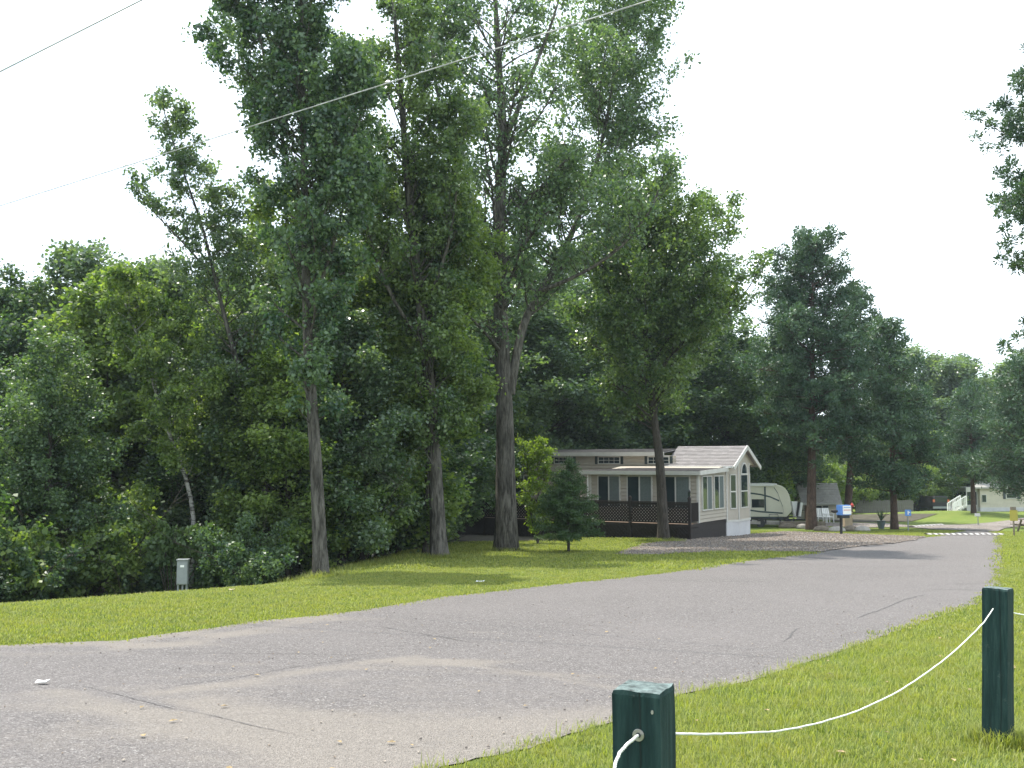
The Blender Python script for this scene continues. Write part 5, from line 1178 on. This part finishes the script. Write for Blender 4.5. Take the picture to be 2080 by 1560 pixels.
bump((1850, 1071), (1912, 1067), 'second dashed speed bump farther off, in the side lane', 8)
# picnic table corner at the right edge
q = G(2105, 1082); pt = thing('picnic_table', 'wooden picnic table cut by the right edge of the picture', 'table', T(*q), .2)
for k in range(4): m = MB(); m.box(-1, -.4+.2*k, .72, 1, -.22+.2*k, .76); m.build('top_plank', M_LOG, pt)
for y in (-.75, .6): m = MB(); m.box(-1, y, .42, 1, y+.24, .46); m.build('seat_plank', M_LOG, pt)
for x in (-.7, .7):
    for s_ in (-1, 1): m = MB(); m.bar((x, s_*.25, .72), (x, s_*.6, 0), .09, .05); m.build('leg', M_LOG, pt)
    m = MB(); m.bar((x, -.75, .4), (x, .8, .4), .05, .09); m.build('cross_beam', M_LOG, pt)

# ------------------------------------------------------------------ grey utility box at the wood edge
q = P(370, 1160, 23); gz_ = float(terr(q[0], 23)); ub_ = thing('utility_box', 'grey metal utility box on short legs at the edge of the wood', 'utility box', (q[0], 23, gz_), .1)
z0 = P(370, 1188, 23)[2]-gz_; z1 = P(370, 1138, 23)[2]-gz_
m = MB(); m.box(-.125, 0, z0, .125, .16, z1); m.build('cabinet', M_GREY, ub_, bevel=.01)
m = MB(); m.box(-.112, -.012, z0+.02, .112, 0, z1-.03); m.build('door', M_GREY, ub_, bevel=.004)
m = MB(); m.box(-.135, -.03, z1, .135, .18, z1+.02); m.build('lid', M_GREY, ub_)
m = MB(); m.box(-.045, -.016, z1-.16, .045, -.012, z1-.11); m.build('sticker', M_WHITE, ub_)
for x in (-.10, -.0, .09): m = MB(); m.tube([(x, .08, -.1), (x, .08, z0)], .025, 8); m.build('leg', M_GREY, ub_)
# bits on the ground
for px, py, s_, lab, mt in ((85, 1392, .05, 'white scrap of paper on the asphalt at the left', M_WHITE), (975, 1184, .08, 'flat white scrap on the lawn near the road edge', M_WHITE), (470, 1201, .05, 'pale fallen leaf on the sunny lawn', M_TAN)):
    g = T(*G(px, py)); m = MB(); m.add([(-s_, -s_*.5, .03), (s_*.9, -s_*.6, .035), (s_*1.2, s_*.4, .05), (0, s_*.7, .032), (-s_*.9, s_*.4, .045)], [(0, 1, 2, 3, 4)]); m.add([(-s_, -s_*.5, .024), (s_*.9, -s_*.6, .029), (s_*1.2, s_*.4, .044), (0, s_*.7, .026), (-s_*.9, s_*.4, .039)], [(4, 3, 2, 1, 0)]); o = m.build('litter', mt); o.location = g; tag(o, lab, 'litter')

# ------------------------------------------------------------------ overhead cables
M_CAB = plain('weathered_cable', (.42, .43, .43), .6, .1, 10)
def cable(a, b_, sag, r, name, label, twist=False):
    a = np.array(a); b_ = np.array(b_); n = 160; t = np.linspace(0, 1, n); p = a+(b_-a)*t[:, None]; p[:, 2] -= sag*4*t*(1-t)
    if not twist:
        m = MB(); m.tube(p, r, 6); return tag(m.build(name, M_CAB, smooth=True), label, 'cable')
    root = thing(name, label, 'cable', (0, 0, 0)); L = np.linalg.norm(b_-a); tt = t*L/2.2*2*np.pi
    pp = []
    for ph in (0, 2.1, 4.2):
        m = MB(); q = p+np.stack([0*tt, np.cos(tt+ph), np.sin(tt+ph)], 1)*r*1.0; m.tube(q, r*.62, 6); m.build('strand', M_CAB, root, smooth=True)
a1, b1 = P(620, 215, 17.5), P(1115, 65, 13.5)
cable(P(-600, 608, 34), P(2000, -215, 9.5), .0, .0062, 'service_cable', 'twisted service cable running in front of the poplar crowns', True)
cable(P(-900, 600, 22), P(1000, -360, 13), .0, .012, 'overhead_wire', 'single overhead wire crossing the top left corner of the sky')

# ------------------------------------------------------------------ green rope posts in front
def postmat():
    m, nt, b = new_mat('flaking_green_paint'); t = N(nt, 'ShaderNodeTexCoord'); mp = N(nt, 'ShaderNodeMapping'); mp.inputs['Scale'].default_value = (9, 9, .8)
    n = N(nt, 'ShaderNodeTexNoise', Scale=3., Detail=8., Roughness=.7); nt.links.new(t.outputs['Object'], mp.inputs[0]); nt.links.new(mp.outputs[0], n.inputs[0])
    n2 = N(nt, 'ShaderNodeTexNoise', Scale=11., Detail=9., Roughness=.75); nt.links.new(t.outputs['Object'], n2.inputs[0])
    c = ramp(nt, n.outputs['Fac'], [(.3, (.008, .020, .019)), (.5, (.016, .040, .037)), (.72, (.036, .072, .065))])
    c = mixc(nt, ramp(nt, n2.outputs['Fac'], [(.60, (0, 0, 0)), (.72, (.75, .75, .75))]), c, (.10, .125, .11))
    nt.links.new(c, b.inputs['Base Color']); b.inputs['Roughness'].default_value = .82; b.inputs['Specular IOR Level'].default_value = .2
    bp = N(nt, 'ShaderNodeBump', Strength=1., Distance=.012); nt.links.new(n.outputs['Fac'], bp.inputs['Height']); nt.links.new(bp.outputs[0], b.inputs['Normal']); return m
M_POST = postmat()
M_TOP = plain('weathered_post_top', (.11, .145, .14), .9, .6, 30, .9)
M_ROPE = plain('white_rope', (.78, .78, .74), .7, .08, 40)
M_ZINC = plain('galvanised_steel', (.45, .44, .42), .4, .25, 30, 0, .8)
M_CRK = plain('dark_check_in_wood', (.008, .018, .016), .9, .1, 5)
def post(cx, cy, ztop, w, rz_, label, seed, cr_x):
    z0 = float(terr(cx, cy)); H = ztop-z0; o = thing('rope_post', label, 'post', (cx, cy, z0), rz_); r = random.Random(seed)
    if seed == 4: o.rotation_euler = (Matrix.Rotation(RAD(2.2), 3, 'Y') @ Matrix.Rotation(rz_, 3, 'Z')).to_euler()
    bm = MB(); n = 8; h = w/2; rings = []; V = []
    per = []
    for s_ in range(4):
        for k in range(6): 
            f = -h+w*k/6
            per.append([(f, -h), (h, f), (-f, h), (-h, -f)][s_])
    zs = list(np.linspace(-.3, H-.012, 12))+[H]
    for zi, z in enumerate(zs):
        for x, y in per:
            k = .955 if zi == len(zs)-1 else 1
            V.append((x*k+r.gauss(0, .0009), y*k+r.gauss(0, .0009), z+(r.gauss(0, .0015) if zi == len(zs)-1 else 0)))
    K = len(per); F = [(i*K+j, i*K+(j+1) % K, (i+1)*K+(j+1) % K, (i+1)*K+j) for i in range(len(zs)-1) for j in range(K)]
    bm.add(V, F); bm.build('shaft', M_POST, o)
    tm = MB(); tp_ = V[-K:]; c = (0, 0, H+.004); tm.add([*tp_, c], [(j, (j+1) % K, K) for j in range(K)]); tm.build('top', M_TOP, o)
    ck = MB(); x = cr_x; pts = []
    for k in range(16): pts.append((x, H*(1-k/15*.92)-.0)); x += r.gauss(0, .0016)
    for (xa, za), (xb, zb) in zip(pts[:-1], pts[1:]): ck.add([(xa-.0024, -h-.0015, za), (xa+.0024, -h-.0015, za), (xb+.0024, -h-.0015, zb), (xb-.0024, -h-.0015, zb)], [(0, 3, 2, 1)])
    ck.build('crack', M_CRK, o)
    return o, z0, H
pn = P(1311, 1400, 2.83); pf = P(2029, 1195, 6.42)
NW = .140; near_post, zn, Hn = post(pn[0], pn[1]+.03, pn[2], NW, RAD(-26)+math.atan(-pn[0]/pn[1])*0, 'nearest green wooden post with a steel washer and rope eyelet', 3, .01)
far_post, zf, Hf = post(pf[0]-.03, pf[1]+.03, pf[2], .152, RAD(-40), 'second green wooden post, farther off at the right edge', 4, .03)
# washer and eyelet on the near post's front face
Mn = Matrix.Translation(near_post.location) @ Matrix.Rotation(RAD(-26), 4, 'Z')
er = P(1288, 1500, 2.76); el = Mn.inverted() @ Vector(er); lx, lz = float(el.x), float(el.z)
lx = max(-.05, min(.05, lx))
m = MB(); k = 18; m.prism([(lx+.017*math.cos(t), lz+.017*math.sin(t)) for t in np.linspace(0, 2*math.pi, k, endpoint=False)], 'y', -NW/2-.004, -NW/2); w_ = m.build('washer', M_ZINC, near_post, bevel=.001)
m = MB(); m.prism([(lx+.007*math.cos(t), lz+.007*math.sin(t)) for t in np.linspace(0, 2*math.pi, 10, endpoint=False)], 'y', -NW/2-.006, -NW/2-.004); m.build('hole', M_CRK, w_)
m = MB(); m.lathe([(.004, 0), (.005, .004)], c=(.03, 0, 0), k=8)
hx = MB(); hx.prism([(.047+.004*math.cos(t), Hn-.05+.006*math.sin(t)) for t in np.linspace(0, 6.28, 8, endpoint=False)], 'y', -NW/2-.003, -NW/2); hx.build('paint_chip', M_ZINC, near_post)
def rope(pts, label, r=.0042):
    p, L = resample(pts, 60); 
    for _ in range(4): p[1:-1] = (p[:-2]+2*p[1:-1]+p[2:])/4
    rng = np.random.default_rng(len(label)); p[1:-1] += rng.normal(0, .0006, (len(p)-2, 3))
    n = len(p); root = thing('rope', label, 'rope', tuple(p[0])); q = p-p[0]
    t = np.linspace(0, 1, n*6); qq = np.stack([np.interp(t, np.linspace(0, 1, n), q[:, k]) for k in range(3)], 1); ph = t*L/.035*2*np.pi
    d = np.gradient(qq, axis=0); d /= np.linalg.norm(d, axis=1)[:, None]; a = norm(np.cross(d, np.array([.2, .1, 1.]))); b_ = np.cross(d, a)
    for s_ in (0, 2.094, 4.189): m = MB(); m.tube(qq+(a*np.cos(ph+s_)[:, None]+b_*np.sin(ph+s_)[:, None])*r*.5, r*.62, 5); m.build('strand', M_ROPE, root, smooth=True)
face = Mn @ Vector((lx, -NW/2-.006, lz))
rope([tuple(face), P(1278, 1509, 2.66), P(1262, 1524, 2.6), P(1250, 1545, 2.54), P(1247, 1575, 2.46), P(1240, 1640, 2.3), P(1200, 1760, 2.0)], 'short white rope end hanging from the washer of the nearest post')
Mf = Matrix.Translation(far_post.location) @ Matrix.Rotation(RAD(-40), 4, 'Z')
pts = [Mn @ Vector((NW/2-.01, .0, P(1375, 1490, 2.83)[2]-zn))]
for t, (px, py) in zip(np.linspace(.1, .97, 8), [(1430, 1492), (1500, 1490), (1580, 1486), (1660, 1470), (1740, 1446), (1830, 1403), (1920, 1340), (2000, 1266)]):
    Yd = 2.9*(1-t)+6.3*t; pts.append(P(px, py, Yd))
pts.append(P(2022, 1238, pf[1]-.07)+[0, .03, 0])
rope(pts, 'white rope sagging between the two green posts', .0042)
rope([P(2050, 1243, 6.45), P(2066, 1247, 6.8), P(2085, 1250, 7.6), P(2160, 1256, 9.5)], 'white rope leaving the farther post to the right', .0050)

# ------------------------------------------------------------------ humid summer air
hz_m = bpy.data.materials.new('humid_air'); hz_m.use_nodes = True; nt = hz_m.node_tree; nt.nodes.clear()
o_ = nt.nodes.new('ShaderNodeOutputMaterial'); v_ = nt.nodes.new('ShaderNodeVolumePrincipled')
v_.inputs['Density'].default_value = .00032; v_.inputs['Color'].default_value = (.80, .93, 1, 1); v_.inputs['Anisotropy'].default_value = .35
nt.links.new(v_.outputs[0], o_.inputs['Volume'])
m = MB(); m.box(-710, -65, -20, 710, 910, 26); m.build('haze', hz_m, None, 'stuff')
